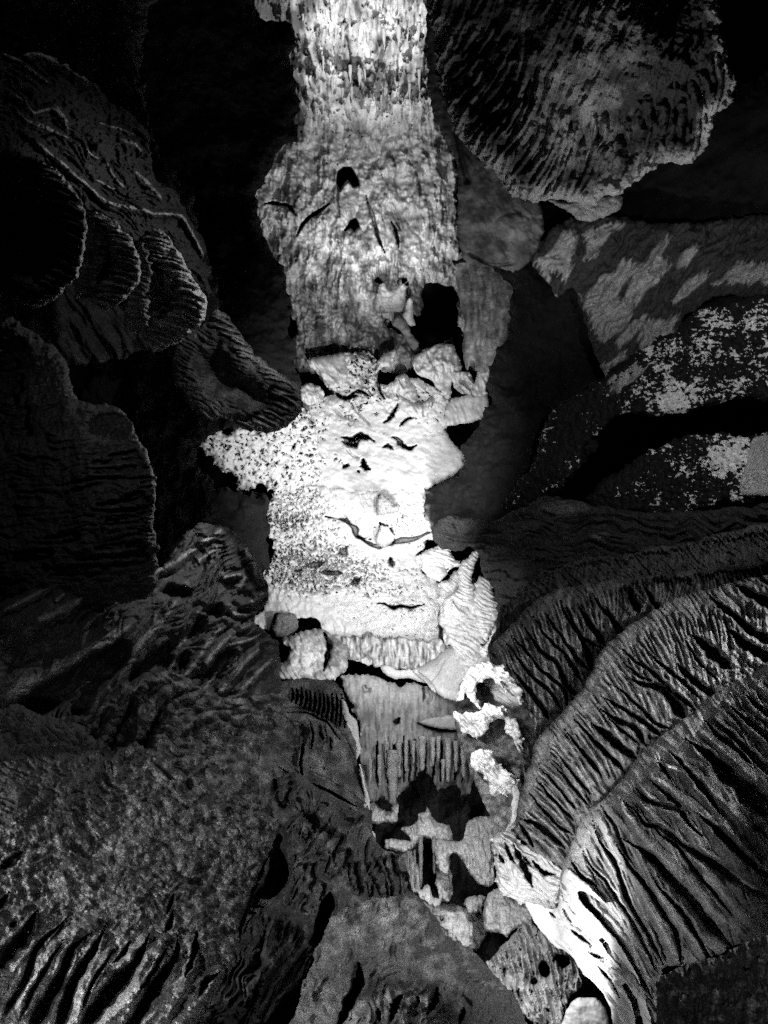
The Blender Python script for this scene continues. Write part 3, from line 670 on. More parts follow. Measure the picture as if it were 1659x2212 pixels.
for i, (n, pp, d, lab) in enumerate(gr):
    q = E(pp); cx = sum(p[0] for p in q) / len(q); cy = sum(p[1] for p in q) / len(q)
    patch(n, q, [(cx - 40, cy, d), (cx + 40, cy, d + 0.05), (cx, cy + 40, d - 0.25)], 'mid', lab, 'dripstone' if 'boulder' not in n else 'rock', s=2.1, r=14, a=20, rough=(6, 14), wob=2.6,
          H=lambda c: streak(c, 88, 40, 10, 18, 5, True) + popcorn(c, 13, 5, 3), tone=lambda c: 0.75 + 0.5 * fbm(c['x'], c['y'], 14, 3, 3))
COLS = sorted([(909, 1808, 1918, 11, 12.1), (938, 1806, 1888, 10, 12.1), (882, 1838, 1895, 6, 12.0), (888, 1838, 1905, 5, 12.0), (896, 1836, 1890, 5, 12.1), (950, 1820, 1870, 8, 12.0)])
for k, (x, y0, y1, w, d) in enumerate(COLS):
    spike('dripstone_column', x, y0, y1, w, d, 'grey', '%s thin grey dripstone column, %s in the black grotto' % ('hair thin' if w < 7 else 'tall' if y1 - y0 > 100 else 'plain', NTH[k]), 'dripstone', 'thin columns in the grotto', lump=0.15, tip=0.5)
Ff = lambda pts: cz(pts, 1083, 1636)
def H_bot(c): return flow(c, 78, 90, 12, 60, 5, 6) + specks(c, 78, 26, 8, 0.36, 80, 66) + streak(c, 20, 40, 30, 12, 6)
patch('draped_boulder', Ff([(-100, 1310), (0, 1180), (60, 1120), (140, 1030), (170, 1010), (240, 1080), (400, 1180), (470, 1290), (500, 1350), (500, 1420), (430, 1500), (390, 1580), (370, 1680), (230, 1680), (100, 1560), (0, 1420)]),
      [(1070, 2080, 9.2), (1220, 2100, 9.0), (1170, 2190, 8.4)], 'mid', 'large pale boulder with steep drip streaks and black pockets, low in the gap', 'rock', s=2.1, r=18, a=20, rough=(8, 22), wob=3, H=H_bot,
      holes=[Ff([(240, 1300), (262, 1255), (295, 1300), (300, 1360), (260, 1370)]), Ff([(180, 1340), (210, 1370), (215, 1410), (180, 1400)]), Ff([(330, 1240), (380, 1225), (430, 1250), (425, 1290), (370, 1310)])],
      tone=lambda c: 0.55 + 0.5 * fbm(c['x'], c['y'], 22, 3, 3))
patch('boulder', Ff([(380, 1700), (400, 1590), (450, 1505), (520, 1490), (600, 1510), (655, 1580), (660, 1700)]), [(1262, 2190, 7.6)], 'white', 'dazzling white rounded stone at the bottom of the gap', 'boulder', s=2.3, r=22, a=18, rough=(4, 20), wob=2)
# ================================================================== RIGHT SIDE: lit white shells
B = lambda pts: cz(pts, 521, 1097)
def shell(name, pts, d, lab, n, ang, ln, step=16, mat='white', rg=4, flip=1):
    """fluted calcite shell: flutes every step units along a direction"""
    q = np.array(pts); cx, cy = q.mean(0)
    a = math.radians(ang); ux, uy = math.cos(a), math.sin(a)
    L = 300
    U = [(cx - ux * ln * .5 + uy * k * step, cy - uy * ln * .5 - ux * k * step) for k in (-n / 2, -n / 4, 0, n / 4, n / 2)]
    V = [(p[0] + ux * ln, p[1] + uy * ln) for p in U]
    rb = fan(U, V, int(n * 1.2), step * 0.34, step * 0.5, 0.45, 0.12, seed=int(cx), t0=(0, .3), t1=(.6, 1))
    return patch(name, pts, [(cx - 50, cy, d), (cx + 50, cy, d + .1), (cx, cy + 50, d - .2)], mat, lab, 'flowstone', s=2.0, r=13, a=14, rough=(rg, 20), wob=5, ribs=rb, ribdeep=step * 0.2, warp=5, tone=lambda c: 0.5 + 0 * c['x'])
patch('calcite_wall', B([(1240, 480), (1290, 420), (1340, 400), (1400, 420), (1480, 470), (1560, 560), (1570, 700), (1590, 860), (1560, 960), (1660, 980), (1750, 1100), (1790, 1250), (1770, 1300), (1640, 1230), (1560, 1150), (1480, 1060), (1400, 1100), (1370, 1000), (1300, 860), (1240, 700)]),
      [(1000, 1300, 14.0), (1060, 1400, 13.5), (1100, 1540, 12.8)], 'white', 'rugged white calcite wall behind the ribbed shells', 'flowstone', s=2.1, r=10, a=12, rough=(8, 20), wob=6, H=lambda c: flow(c, 30, 50, 10, 14, 3, 6), tone=lambda c: 0.4 + 0 * c['x'])
shell('calcite_shell', B([(1130, 280), (1180, 240), (1230, 235), (1240, 210), (1300, 225), (1305, 290), (1350, 335), (1345, 365), (1310, 380), (1270, 345), (1275, 410), (1225, 455), (1150, 415), (1125, 350)]), 13.6, 'curled white calcite shell at the top of the right-hand shells', 6, 200, 70, 9)
shell('calcite_shell', B([(1350, 380), (1390, 335), (1440, 280), (1478, 255), (1475, 310), (1455, 380), (1440, 460), (1452, 560), (1450, 655), (1390, 620), (1300, 555), (1340, 500), (1345, 440)]), 13.2, 'tall leaf-shaped white calcite shell with ribs, left of the pair', 14, 30, 60, 9)
shell('calcite_shell', B([(1450, 470), (1500, 420), (1560, 378), (1580, 430), (1555, 520), (1605, 600), (1595, 680), (1560, 760), (1530, 840), (1470, 760), (1455, 640)]), 12.9, 'ribbed white calcite shell widest at the right of the pair', 17, 25, 70, 8)
shell('calcite_shell', B([(1470, 870), (1520, 830), (1560, 730), (1590, 720), (1622, 780), (1605, 850), (1560, 890), (1540, 940), (1500, 925)]), 12.6, 'small ribbed calcite shell below the pair of tall shells', 7, 30, 45, 8)
patch('flowstone_mound', B([(1260, 570), (1300, 555), (1390, 625), (1452, 720), (1480, 780), (1470, 850), (1400, 870), (1300, 872), (1262, 850), (1255, 700)]), [(980, 1350, 13.8)], 'white', 'smooth white flowstone bay between the popcorn ledge and the tall shells', 'flowstone', s=2.1, r=10, a=10, rough=(6, 20), wob=2,
      H=lambda c: groove(c, [(980, 1300), (1000, 1320), (1020, 1345)], 5, 24) + groove(c, [(962, 1396), (985, 1392), (1010, 1385), (1025, 1372)], 4, 20) + popcorn(c, 14, 5, 4))
patch('calcite_ledge', [(1000, 1462), (1020, 1440), (1060, 1425), (1083, 1427), (1104, 1448), (1135, 1496), (1118, 1500), (1128, 1520), (1100, 1500), (1075, 1478), (1050, 1468), (1025, 1478), (1035, 1520), (1060, 1560), (1040, 1540), (1010, 1500)], [(1060, 1460, 12.2)], 'white',
      'hooked white calcite rim running down to the right of the pale slab', 'flowstone', s=2.0, r=8, a=8, rough=(4, 14), wob=6, H=lambda c: flow(c, 35, 60, 11, 30, 3, 12))
patch('calcite_ledge', [(986, 1538), (1020, 1545), (1056, 1517), (1097, 1534), (1117, 1560), (1130, 1600), (1132, 1628), (1118, 1610), (1104, 1578), (1088, 1558), (1062, 1556), (1052, 1583), (1038, 1597), (1021, 1594), (997, 1576)], [(1050, 1560, 11.8)], 'white',
      'white calcite tongue curling round the lower grey pocket', 'flowstone', s=2.0, r=10, a=9, rough=(4, 16), wob=6, H=lambda c: flow(c, 35, 60, 11, 30, 3, 12))
patch('calcite_ledge', [(1018, 1630), (1040, 1622), (1060, 1625), (1080, 1650), (1100, 1672), (1125, 1692), (1124, 1712), (1109, 1752), (1085, 1742), (1056, 1700), (1030, 1665)], [(1070, 1690, 11.2)], 'white',
      'white fluted calcite wedge between the grotto and the dark tiers', 'flowstone', s=2.0, r=10, a=10, rough=(4, 16), wob=6, H=lambda c: flow(c, 40, 40, 9, 16, 3, 6))
patch('scalloped_ledge', [(1069, 1810), (1083, 1796), (1100, 1789), (1114, 1810), (1152, 1837), (1211, 1876), (1204, 1959), (1140, 1950), (1100, 1942), (1083, 1938), (1074, 1914), (1069, 1886), (1064, 1840)], [(1080, 1830, 10), (1200, 1920, 9.2)], 'white',
      'white scalloped ledge with leaf-shaped dark dimples at the foot of the tiers', 'flowstone', s=2.0, r=10, a=12, rough=(7, 22), wob=7,
      H=lambda c: flow(c, 42, 70, 12, 26, 3, 10) + groove(c, [(1090, 1820), (1100, 1845), (1110, 1865)], 5, 22) + groove(c, [(1110, 1825), (1125, 1860), (1140, 1890), (1150, 1915)], 9, 26) + groove(c, [(1078, 1845), (1090, 1865)], 5, 22) + groove(c, [(1130, 1850), (1145, 1870)], 5, 20) + groove(c, [(1080, 1890), (1100, 1900)], 4, 14) + groove(c, [(1150, 1860), (1175, 1885), (1200, 1890)], 6, 22),
      tone=lambda c: 0.6 + 0 * c['x'])
patch('calcite_ledge', B([(1345, 1195), (1355, 1110), (1395, 1045), (1440, 1005), (1458, 1025), (1425, 1075), (1392, 1135), (1372, 1192)]), [(1010, 1490, 12.3), (1050, 1520, 12.0)], 'white',
      'thin white calcite rim bordering the upper grey pocket', 'flowstone', s=1.9, r=6, a=6, rough=(3, 12), wob=3)
patch('calcite_ledge', [(1112, 1700), (1126, 1712), (1128, 1750), (1118, 1785), (1104, 1800), (1092, 1798), (1104, 1765), (1106, 1735)], [(1115, 1750, 10.4)], 'white', 'short white calcite neck joining the wedge to the scalloped ledge', 'flowstone', s=1.9, r=6, a=6, rough=(3, 12), wob=3)
# ---- grey pockets behind the white rims
patch('rock_pocket', [(1000, 1440), (1150, 1440), (1180, 1600), (1165, 1760), (1120, 1820), (1080, 1800), (1020, 1680), (985, 1570), (990, 1500)], [(1060, 1500, 13.2), (1120, 1750, 10.8)], 'grey', 'pitted grey rock hollows behind the white calcite rims', 'rock', s=2.6, r=12, a=10, rough=(8, 26), wob=2,
      H=lambda c: -bump(c, 1000, 1508, 26, 22, 40) - bump(c, 1070, 1600, 18, 14, 10) + popcorn(c, 20, 5, 6), tone=lambda c: 0.35 + 0.5 * fbm(c['x'], c['y'], 16, 3, 3))

# ================================================================== RIGHT SIDE: fluted tiers
line0 = [(1083, 1368), (1128, 1326), (1170, 1291), (1215, 1270), (1260, 1262), (1330, 1252), (1400, 1242), (1500, 1232), (1680, 1215)]
topE = [(1095, 1300), (1145, 1253), (1198, 1229), (1240, 1212), (1298, 1201), (1347, 1198), (1406, 1182), (1489, 1173), (1560, 1150), (1680, 1130)]
line1 = [(1107, 1771), (1128, 1698), (1149, 1643), (1160, 1594), (1215, 1538), (1267, 1475), (1298, 1410), (1347, 1361), (1385, 1336), (1440, 1300), (1500, 1278), (1680, 1240)]
line2 = [(1205, 1959), (1215, 1872), (1229, 1837), (1257, 1775), (1298, 1730), (1340, 1688), (1375, 1639), (1420, 1597), (1465, 1562), (1500, 1538), (1545, 1496), (1614, 1461), (1680, 1425)]
grain = lambda b, k=0.3: (lambda c: b + k * fbm(c['x'], c['y'], 24, 4, 5))
F_ = Ff
C3 = lambda pts: cz(pts, 1083, 1097)
T3S = [(F_(a), w[0], w[1] * 1.5, w[2] * 1.5, w[3] * 1.2) for a, w in [
 ([(740, 500), (850, 560), (950, 640), (1080, 780), (1180, 880), (1300, 1040), (1440, 1190)], (3, 13, 10, 150)), ([(900, 120), (1000, 210), (1090, 280), (1180, 430), (1260, 490)], (2, 4, 3, 70)),
 ([(840, 190), (900, 260), (1000, 300), (1100, 330), (1160, 420)], (3, 6, 3, 90)), ([(880, 360), (980, 470), (1100, 560), (1200, 700), (1330, 850), (1440, 990)], (2, 4, 2, 80)),
 ([(740, 260), (830, 330), (900, 420), (1000, 440), (1150, 560), (1300, 650), (1450, 750), (1700, 900)], (3, 6, 14, 120)), ([(1090, 0), (1200, 130), (1300, 250), (1380, 380)], (2, 5, 2, 80)),
 ([(1130, -120), (1280, -20), (1400, 100), (1560, 240), (1720, 380)], (3, 16, 24, 170)), ([(1200, 330), (1330, 440), (1450, 560), (1600, 700), (1700, 780)], (3, 8, 6, 110)),
 ([(620, 300), (700, 420), (760, 560), (800, 650)], (2, 4, 2, 70)), ([(570, 390), (610, 520), (700, 640), (740, 760), (820, 950), (900, 1080), (1010, 1290)], (2, 5, 4, 90)),
 ([(690, 500), (800, 680), (900, 800), (1000, 960), (1090, 1100), (1120, 1290)], (2, 5, 4, 90)), ([(910, 700), (1000, 830), (1120, 960), (1200, 1080), (1340, 1330)], (2, 5, 3, 90)),
 ([(430, 640), (500, 740), (600, 800)], (2, 4, 2, 60)), ([(430, 760), (460, 830), (540, 920), (640, 1010)], (3, 7, 3, 80)), ([(500, 560), (560, 680), (640, 760), (720, 880), (800, 1000), (880, 1150), (960, 1330)], (2, 4, 3, 80)),
 ([(400, 870), (520, 930), (650, 1060), (740, 1180), (830, 1320), (940, 1500)], (3, 7, 4, 90)), ([(420, 1070), (480, 1110), (560, 1160), (640, 1210)], (4, 8, 3, 70)), ([(530, 1210), (620, 1300), (720, 1370), (800, 1450), (900, 1620)], (3, 6, 5, 80))]]
T3S += [(C3(a), w[0], w[1] * 1.6, w[2] * 1.6, w[3] * 1.2) for a, w in [([(1250, 1300), (1330, 1400), (1440, 1480), (1560, 1600)], (2, 4, 3, 80)), ([(1310, 1310), (1450, 1430), (1600, 1580), (1740, 1700)], (2, 6, 6, 100)), ([(1410, 1220), (1500, 1300), (1720, 1480)], (2, 5, 6, 100)),
 ([(1500, 1140), (1600, 1240), (1740, 1330)], (2, 5, 5, 90)), ([(960, 1570), (1000, 1610), (1060, 1700)], (2, 4, 2, 60)), ([(1030, 1500), (1150, 1620), (1260, 1760)], (2, 4, 2, 70))]]
T2S = [(C3(a), w[0], w[1] * 1.25, w[2] * 1.25, w[3]) for a, w in [([(790, 1055), (880, 1100), (1000, 1120), (1070, 1210), (1150, 1320)], (3, 9, 14, 130)), ([(1080, 960), (1150, 1030), (1250, 1120), (1340, 1170)], (3, 9, 8, 110)), ([(1170, 780), (1260, 850), (1340, 930), (1430, 1000)], (3, 12, 12, 140)),
 ([(1130, 800), (1230, 960), (1350, 1080)], (2, 3, 2, 60)), ([(900, 880), (1000, 980), (1150, 1100), (1240, 1190)], (2, 5, 4, 90)), ([(840, 930), (960, 1040), (1080, 1150), (1210, 1260)], (2, 5, 5, 90)), ([(620, 1170), (740, 1240), (880, 1330), (1010, 1430)], (2, 5, 6, 90)),
 ([(660, 1090), (740, 1130), (860, 1240), (960, 1340), (1050, 1370)], (2, 4, 5, 80)), ([(600, 1240), (700, 1310), (830, 1370), (900, 1480)], (2, 6, 6, 100)), ([(560, 1340), (640, 1400), (740, 1490), (840, 1560)], (3, 11, 8, 120)), ([(640, 1290), (760, 1390), (860, 1470)], (2, 3, 3, 60)),
 ([(440, 1300), (560, 1430), (700, 1570), (770, 1650)], (2, 5, 5, 90)), ([(390, 1370), (480, 1490), (620, 1660)], (2, 4, 5, 80)), ([(1280, 540), (1400, 640), (1500, 700)], (2, 5, 3, 80)), ([(1320, 570), (1460, 680), (1560, 770), (1720, 850)], (3, 9, 10, 120)), ([(1440, 470), (1560, 540), (1720, 620)], (3, 9, 11, 120)),
 ([(1400, 740), (1520, 850), (1720, 960)], (3, 11, 14, 130)), ([(1560, 880), (1640, 950), (1740, 990)], (2, 5, 6, 90)), ([(1560, 400), (1660, 470), (1740, 500)], (2, 5, 6, 90)), ([(760, 960), (860, 1050), (950, 1080)], (2, 4, 2, 70)), ([(740, 860), (800, 930), (900, 1000), (1000, 1080)], (2, 3, 2, 60))]]
T2S += [(F_(a), *w) for a, w in [([(230, 60), (300, 130), (400, 250), (470, 330)], (2, 4, 3, 70)), ([(210, 120), (300, 240), (400, 340), (460, 400)], (2, 4, 3, 70)), ([(170, 220), (260, 330), (360, 430), (440, 480)], (2, 4, 3, 70)), ([(110, 380), (200, 410), (300, 480), (400, 570)], (4, 9, 5, 90)),
 ([(300, 20), (400, 130), (500, 250), (550, 310)], (2, 4, 3, 70)), ([(360, -10), (450, 110), (560, 230)], (2, 4, 3, 70)), ([(100, 400), (150, 470), (200, 560)], (3, 6, 3, 70))]]
T1S = [(C3(a), *w) for a, w in [([(790, 480), (820, 580), (860, 650)], (3, 11, 12, 120)), ([(880, 470), (940, 580), (1000, 640)], (2, 6, 8, 90)), ([(480, 600), (560, 740), (650, 850)], (3, 9, 10, 110)), ([(400, 620), (470, 760), (540, 900), (560, 1000)], (2, 6, 12, 110)), ([(360, 560), (420, 700), (500, 800), (620, 870)], (2, 4, 6, 80)),
 ([(260, 640), (360, 780), (460, 920), (540, 1010)], (2, 5, 6, 80)), ([(200, 680), (280, 800), (400, 920), (500, 1080)], (2, 5, 6, 80)), ([(130, 720), (250, 900), (340, 960), (400, 1090), (480, 1180)], (2, 6, 8, 100)), ([(60, 790), (160, 900), (240, 1000), (380, 1120), (420, 1240)], (2, 5, 6, 90)), ([(30, 840), (120, 960), (200, 1060), (300, 1140), (380, 1270)], (2, 5, 5, 80)),
 ([(60, 1000), (160, 1120), (300, 1310)], (3, 7, 9, 90)), ([(640, 600), (700, 700), (780, 790)], (2, 6, 6, 80)), ([(560, 520), (620, 620), (680, 690), (740, 800)], (2, 5, 5, 80))]]
patch('fluted_tier', [(1052, 1400), (1070, 1360), (1083, 1312)] + topE + [(1720, 1130), (1720, 1260), (1400, 1300), (1200, 1330), (1083, 1440)],
      [(1083, 1350, 11.0), (1300, 1230, 10), (1650, 1160, 8)], 'greyd', 'narrow uppermost fluted tier, its short flutes fading into the dark at the right', 'flowstone', s=2.2, r=16, a=16, rough=(5, 18), wob=3.5,
      ribs=fan(topE, line0, 40, 7, 9, 0.3, 0.06, t0=(0.08, .2), seed=3), ribdeep=9, tone=grain(0.25), H=lambda c: flow(c, 50, 90, 9, 26, 5, 10))
T1L = [(1120, 1650), (1160, 1600), (1215, 1540), (1267, 1478), (1298, 1412), (1347, 1363), (1440, 1305), (1560, 1290), (1690, 1260)]
patch('fluted_tier', [(1060, 1400), (1083, 1372)] + line0[1:] + [(1720, 1215), (1720, 1340), (1440, 1350), (1350, 1420), (1300, 1500), (1200, 1600), (1160, 1660), (1140, 1720), (1118, 1700), (1128, 1640), (1152, 1580), (1135, 1500), (1100, 1450), (1075, 1420)],
      [(1083, 1400, 10.3), (1150, 1640, 9.4), (1350, 1300, 9.0), (1650, 1250, 7.2)], 'grey', 'second fluted tier with long wavy flutes running down to the right', 'flowstone', s=2.1, r=14, a=16, rough=(4, 18), wob=3,
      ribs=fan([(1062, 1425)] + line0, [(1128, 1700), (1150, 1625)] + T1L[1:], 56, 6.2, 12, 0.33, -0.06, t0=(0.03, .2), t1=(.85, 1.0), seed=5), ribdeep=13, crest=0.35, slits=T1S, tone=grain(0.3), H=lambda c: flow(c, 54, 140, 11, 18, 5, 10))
T2U = [(1112, 1775), (1140, 1705), (1155, 1650), (1168, 1602), (1222, 1546), (1275, 1483), (1306, 1420), (1355, 1371), (1400, 1340), (1460, 1310), (1540, 1295), (1700, 1260)]
patch('fluted_tier', [(1112, 1775)] + line1[1:] + [(1720, 1240), (1720, 1450), (1560, 1530), (1420, 1650), (1300, 1780), (1250, 1880), (1215, 1900), (1211, 1876), (1152, 1837), (1120, 1800)],
      [(1150, 1720, 9.0), (1220, 1860, 8.4), (1350, 1500, 7.9), (1650, 1350, 6.4)], 'grey', 'middle fluted tier, broad grey flutes parted by deep black grooves', 'flowstone', s=2.1, r=14, a=18, rough=(4, 18), wob=2.5,
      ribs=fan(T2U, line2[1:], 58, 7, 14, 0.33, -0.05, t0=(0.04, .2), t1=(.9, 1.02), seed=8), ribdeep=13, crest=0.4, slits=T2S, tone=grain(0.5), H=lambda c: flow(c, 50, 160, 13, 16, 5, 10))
low3 = [(1330, 2212), (1400, 2230), (1425, 2140), (1440, 2075), (1480, 2070), (1520, 2055), (1560, 2035), (1600, 1990), (1690, 1960), (1720, 1850), (1740, 1750), (1760, 1650)]
F_ = Ff
T3R = [
 (F_([(390, 900), (520, 1000), (680, 1120), (780, 1230), (900, 1430), (980, 1560)]), 4, 6, 6, 9),
 (F_([(430, 740), (560, 830), (700, 970), (800, 1110), (860, 1330), (990, 1540)]), 5, 6, 5, 9),
 (F_([(400, 850), (540, 900), (680, 1010), (760, 1120), (830, 1200), (920, 1380)]), 5, 7, 6, 10),
 (F_([(520, 720), (620, 820), (720, 960), (820, 1150), (900, 1230), (960, 1340)]), 4, 6, 5, 9),
 (F_([(510, 540), (560, 660), (660, 760), (740, 900), (840, 1030), (930, 1230)]), 5, 7, 5, 10),
 (F_([(560, 430), (640, 600), (760, 800), (830, 960), (900, 1060), (1010, 1290)]), 7, 10, 9, 14),
 (F_([(600, 350), (700, 550), (830, 740), (900, 900), (1000, 1080), (1110, 1290)]), 8, 14, 14, 18),
 (F_([(660, 300), (800, 480), (900, 700), (1000, 880), (1150, 1080), (1350, 1320)]), 8, 12, 14, 16),
 (F_([(720, 260), (860, 480), (1000, 620), (1140, 790), (1340, 980), (1530, 1110)]), 9, 22, 36, 26),
 (F_([(850, 260), (1000, 420), (1180, 590), (1300, 750), (1420, 900), (1560, 1060)]), 8, 12, 22, 18),
 (F_([(850, 180), (980, 300), (1140, 400), (1280, 600), (1400, 700), (1600, 820)]), 9, 14, 16, 18),
 (F_([(930, 120), (1080, 220), (1250, 350), (1380, 500), (1500, 650), (1660, 760)]), 9, 16, 20, 20),
 (F_([(960, 30), (1130, 100), (1300, 300), (1420, 450), (1560, 620), (1700, 740)]), 8, 14, 18, 18),
 (F_([(1080, 0), (1250, 130), (1400, 300), (1550, 450), (1700, 600)]), 9, 14, 18, 18),
 (F_([(1200, -60), (1330, 60), (1470, 220), (1600, 370), (1720, 480)]), 8, 14, 16, 18),
 (cz([(1250, 1400), (1380, 1500), (1500, 1620), (1700, 1830)], 1083, 1097), 8, 16, 22, 20),
 (cz([(1330, 1300), (1450, 1420), (1560, 1540), (1750, 1700)], 1083, 1097), 8, 14, 20, 20),
 (cz([(1400, 1210), (1520, 1330), (1640, 1440), (1780, 1560)], 1083, 1097), 8, 12, 16, 18),
 (cz([(1500, 1150), (1600, 1260), (1780, 1400)], 1083, 1097), 8, 12, 14, 16),
 (cz([(1590, 1090), (1700, 1190), (1800, 1260)], 1083, 1097), 8, 12, 14, 14),
]
patch('fluted_tier', [(1205, 1959)] + line2[1:] + [(1720, 1420), (1720, 2020), (1600, 2040), (1560, 2060), (1480, 2085), (1430, 2110), (1425, 2270), (1420, 2230), (1395, 2215), (1365, 2150), (1320, 2090), (1270, 2040), (1225, 1990)],
      [(1230, 1900, 8.0), (1400, 2200, 5.6), (1400, 1750, 6.4), (1650, 1500, 5.4), (1640, 1950, 4.6)], 'grey', 'nearest fluted tier, long heavy flutes sweeping to the lower right corner', 'flowstone', s=2.0, r=14, a=18, rough=(4, 20), wob=2,
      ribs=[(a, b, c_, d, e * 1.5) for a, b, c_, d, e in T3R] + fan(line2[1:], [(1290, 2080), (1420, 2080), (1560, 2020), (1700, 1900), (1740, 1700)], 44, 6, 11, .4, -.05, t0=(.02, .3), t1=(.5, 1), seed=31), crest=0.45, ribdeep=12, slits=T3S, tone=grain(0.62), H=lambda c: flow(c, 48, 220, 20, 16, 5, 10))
patch('lit_tier_edge', [(1135, 1950), (1170, 1956), (1204, 1959), (1216, 1882), (1230, 1878), (1262, 1905), (1305, 1950), (1262, 1926), (1246, 1930), (1262, 1958), (1330, 2030), (1385, 2125), (1325, 2050), (1290, 2018), (1300, 2040), (1345, 2100), (1400, 2180), (1425, 2240), (1375, 2160), (1340, 2120), (1372, 2200), (1380, 2260), (1350, 2260), (1318, 2180), (1290, 2130), (1262, 2105), (1235, 2065), (1195, 2040), (1160, 2000)],  # lamplit flank of the tier, its brightness put into a white surface
      [(1160, 1970, 8.5), (1230, 1900, 7.85), (1400, 2200, 5.45)], 'white', 'brilliant white lamplit edge of the nearest tier running down to the bottom edge', 'flowstone', s=2.0, r=12, a=12, rough=(3, 20), wob=1.5,
      crest=0.5, ribs=[(F_([(330, 1000), (440, 1060), (560, 1160), (680, 1290), (800, 1440), (940, 1620)]), 4, 6, 6, 7), (F_([(380, 1120), (500, 1230), (620, 1380), (760, 1560), (820, 1680)]), 5, 7, 7, 8), (F_([(480, 1210), (620, 1320), (760, 1400), (880, 1560)]), 4, 6, 6, 7), (F_([(360, 780), (400, 860), (460, 960)]), 4, 5, 4, 6)], ribdeep=8, H=lambda c: flow(c, 50, 90, 10, 12, 3, 8), slits=[(F_([(430, 1070), (480, 1110), (560, 1170)]), 3, 6, 3, 90), (F_([(540, 1210), (600, 1240), (650, 1260)]), 2, 5, 2, 80), (F_([(600, 1300), (680, 1390), (740, 1500)]), 2, 5, 3, 80), (F_([(380, 940), (420, 1000), (440, 1030)]), 2, 4, 2, 70), (F_([(300, 960), (340, 1000)]), 2, 4, 2, 60)], tone=lambda c: 0.6 + 0 * c['x'])
patch('near_rock', [(1425, 2270), (1420, 2180), (1425, 2110), (1480, 2085), (1560, 2062), (1600, 2042), (1660, 2020), (1720, 2000), (1720, 2270)], [(1450, 2150, 4.0), (1650, 2150, 3.4)], 'grey', 'rough speckled dark rock filling the lower right corner', 'rock', s=2.2, r=22, a=20, rough=(12, 40), wob=4,
      H=lambda c: flow(c, 75, 80, 20, 26, 5), tone=lambda c: 0.15 + 0.9 * fbm(c['x'], c['y'], 26, 4, 5))

# ================================================================== RIGHT SIDE: upper
def bell_ribs():
    rim = [(950, 150), (975, 240), (1010, 310), (1055, 350), (1095, 395), (1120, 420), (1165, 430), (1215, 430), (1265, 435), (1310, 415), (1360, 395), (1410, 365), (1450, 350), (1490, 345), (1520, 310), (1535, 270)]
    inn = [(1090, -60), (1130, 30), (1160, 100), (1180, 150), (1200, 180), (1215, 200), (1240, 220), (1262, 230), (1290, 240), (1315, 230), (1345, 215), (1380, 200), (1420, 180), (1470, 150), (1510, 130), (1545, 110)]
    return fan(rim, inn, 34, 11, 17, 0.5, 0.10, t0=(0, .3), t1=(.4, 1.0), seed=12, wt=0.7)
def H_bell(c):
    h = 26 * bump(c, 1250, 150, 330, 330, 1) + flow(c, 116, 260, 26, 24, 4, 8) + 18 * fbm(c['x'], c['y'], 50, 4, 66, .6)
    h = h + bump(c, 1185, 110, 30, 60, 20) + bump(c, 1247, 130, 14, 42, 18, -12) + bump(c, 1330, 70, 70, 90, 20) + bump(c, 1270, 215, 40, 40, 16)
    for p in ([(1440, 205), (1460, 170), (1475, 130), (1480, 90)], [(1425, 235), (1450, 190)], [(1400, 250), (1430, 180), (1450, 90)]): h = h + ridge(c, p, 9, 14)
    h = h + popcorn(c, 14, 7, 3) * sstep(42, 10, c['s'])
    return h
patch('bell_canopy', [(938, -60), (1500, -60), (1560, 60), (1585, 180), (1572, 228), (1545, 250), (1540, 285), (1512, 335), (1480, 356), (1440, 352), (1400, 372), (1370, 398), (1335, 418), (1300, 430), (1262, 446), (1225, 436), (1190, 433), (1150, 438), (1112, 425),
                      (1088, 398), (1060, 360), (1020, 330), (985, 280), (957, 200), (940, 110)],
      [(950, 100, 10), (1150, 420, 9.6), (1500, 330, 8.4), (1300, 60, 7.5), (1550, 0, 7)], 'grey', 'huge bell-shaped canopy with ragged drip flutes hanging at the top right', 'flowstone', s=2.2, r=30, a=26, rough=(10, 34), wob=5,
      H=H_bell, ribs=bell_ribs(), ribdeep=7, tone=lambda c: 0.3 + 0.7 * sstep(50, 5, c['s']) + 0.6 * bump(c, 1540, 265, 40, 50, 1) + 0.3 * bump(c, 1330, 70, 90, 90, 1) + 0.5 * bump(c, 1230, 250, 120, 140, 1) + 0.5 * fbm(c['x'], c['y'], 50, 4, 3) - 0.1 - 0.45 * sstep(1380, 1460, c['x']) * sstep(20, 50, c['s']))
patch('rock_flap', [(1180, 430), (1240, 432), (1300, 426), (1345, 425), (1338, 450), (1310, 465), (1270, 482), (1245, 472), (1215, 450)], [(1260, 450, 10)], 'grey', 'grey flap of crust under the rim of the bell canopy', 'rock', s=2.2, r=14, a=12, rough=(7, 20), wob=3, tone=lambda c: 0.8 + 0 * c['x'])
patch('smooth_rock_band', [(922, -60), (940, -60), (945, 110), (960, 200), (990, 275), (1025, 325), (1065, 355), (1095, 395), (1130, 420), (1165, 440), (1172, 500), (1150, 560), (1120, 582), (1050, 576), (1010, 562), (988, 500), (990, 370), (965, 305), (934, 245), (922, 120)],
      [(930, 100, 14), (1000, 400, 13), (1150, 500, 12)], 'mid', 'smooth grey rock band curving below the left rim of the bell canopy', 'rock', s=2.3, r=16, a=16, rough=(6, 34), wob=3,
      H=lambda c: groove(c, [(985, 280), (1000, 350), (1010, 400)], 8, 14) + bump(c, 1110, 490, 40, 30, 16) + groove(c, [(1010, 545), (1060, 572), (1110, 570)], 5, 16) + streak(c, 60, 50, 16, 8, 3), tone=lambda c: 0.15 + 0.6 * fbm(c['x'], c['y'], 34, 4, 3) + 0.25 * bump(c, 1110, 490, 60, 50, 1))
G = lambda pts: cz(pts, 1083, 549)
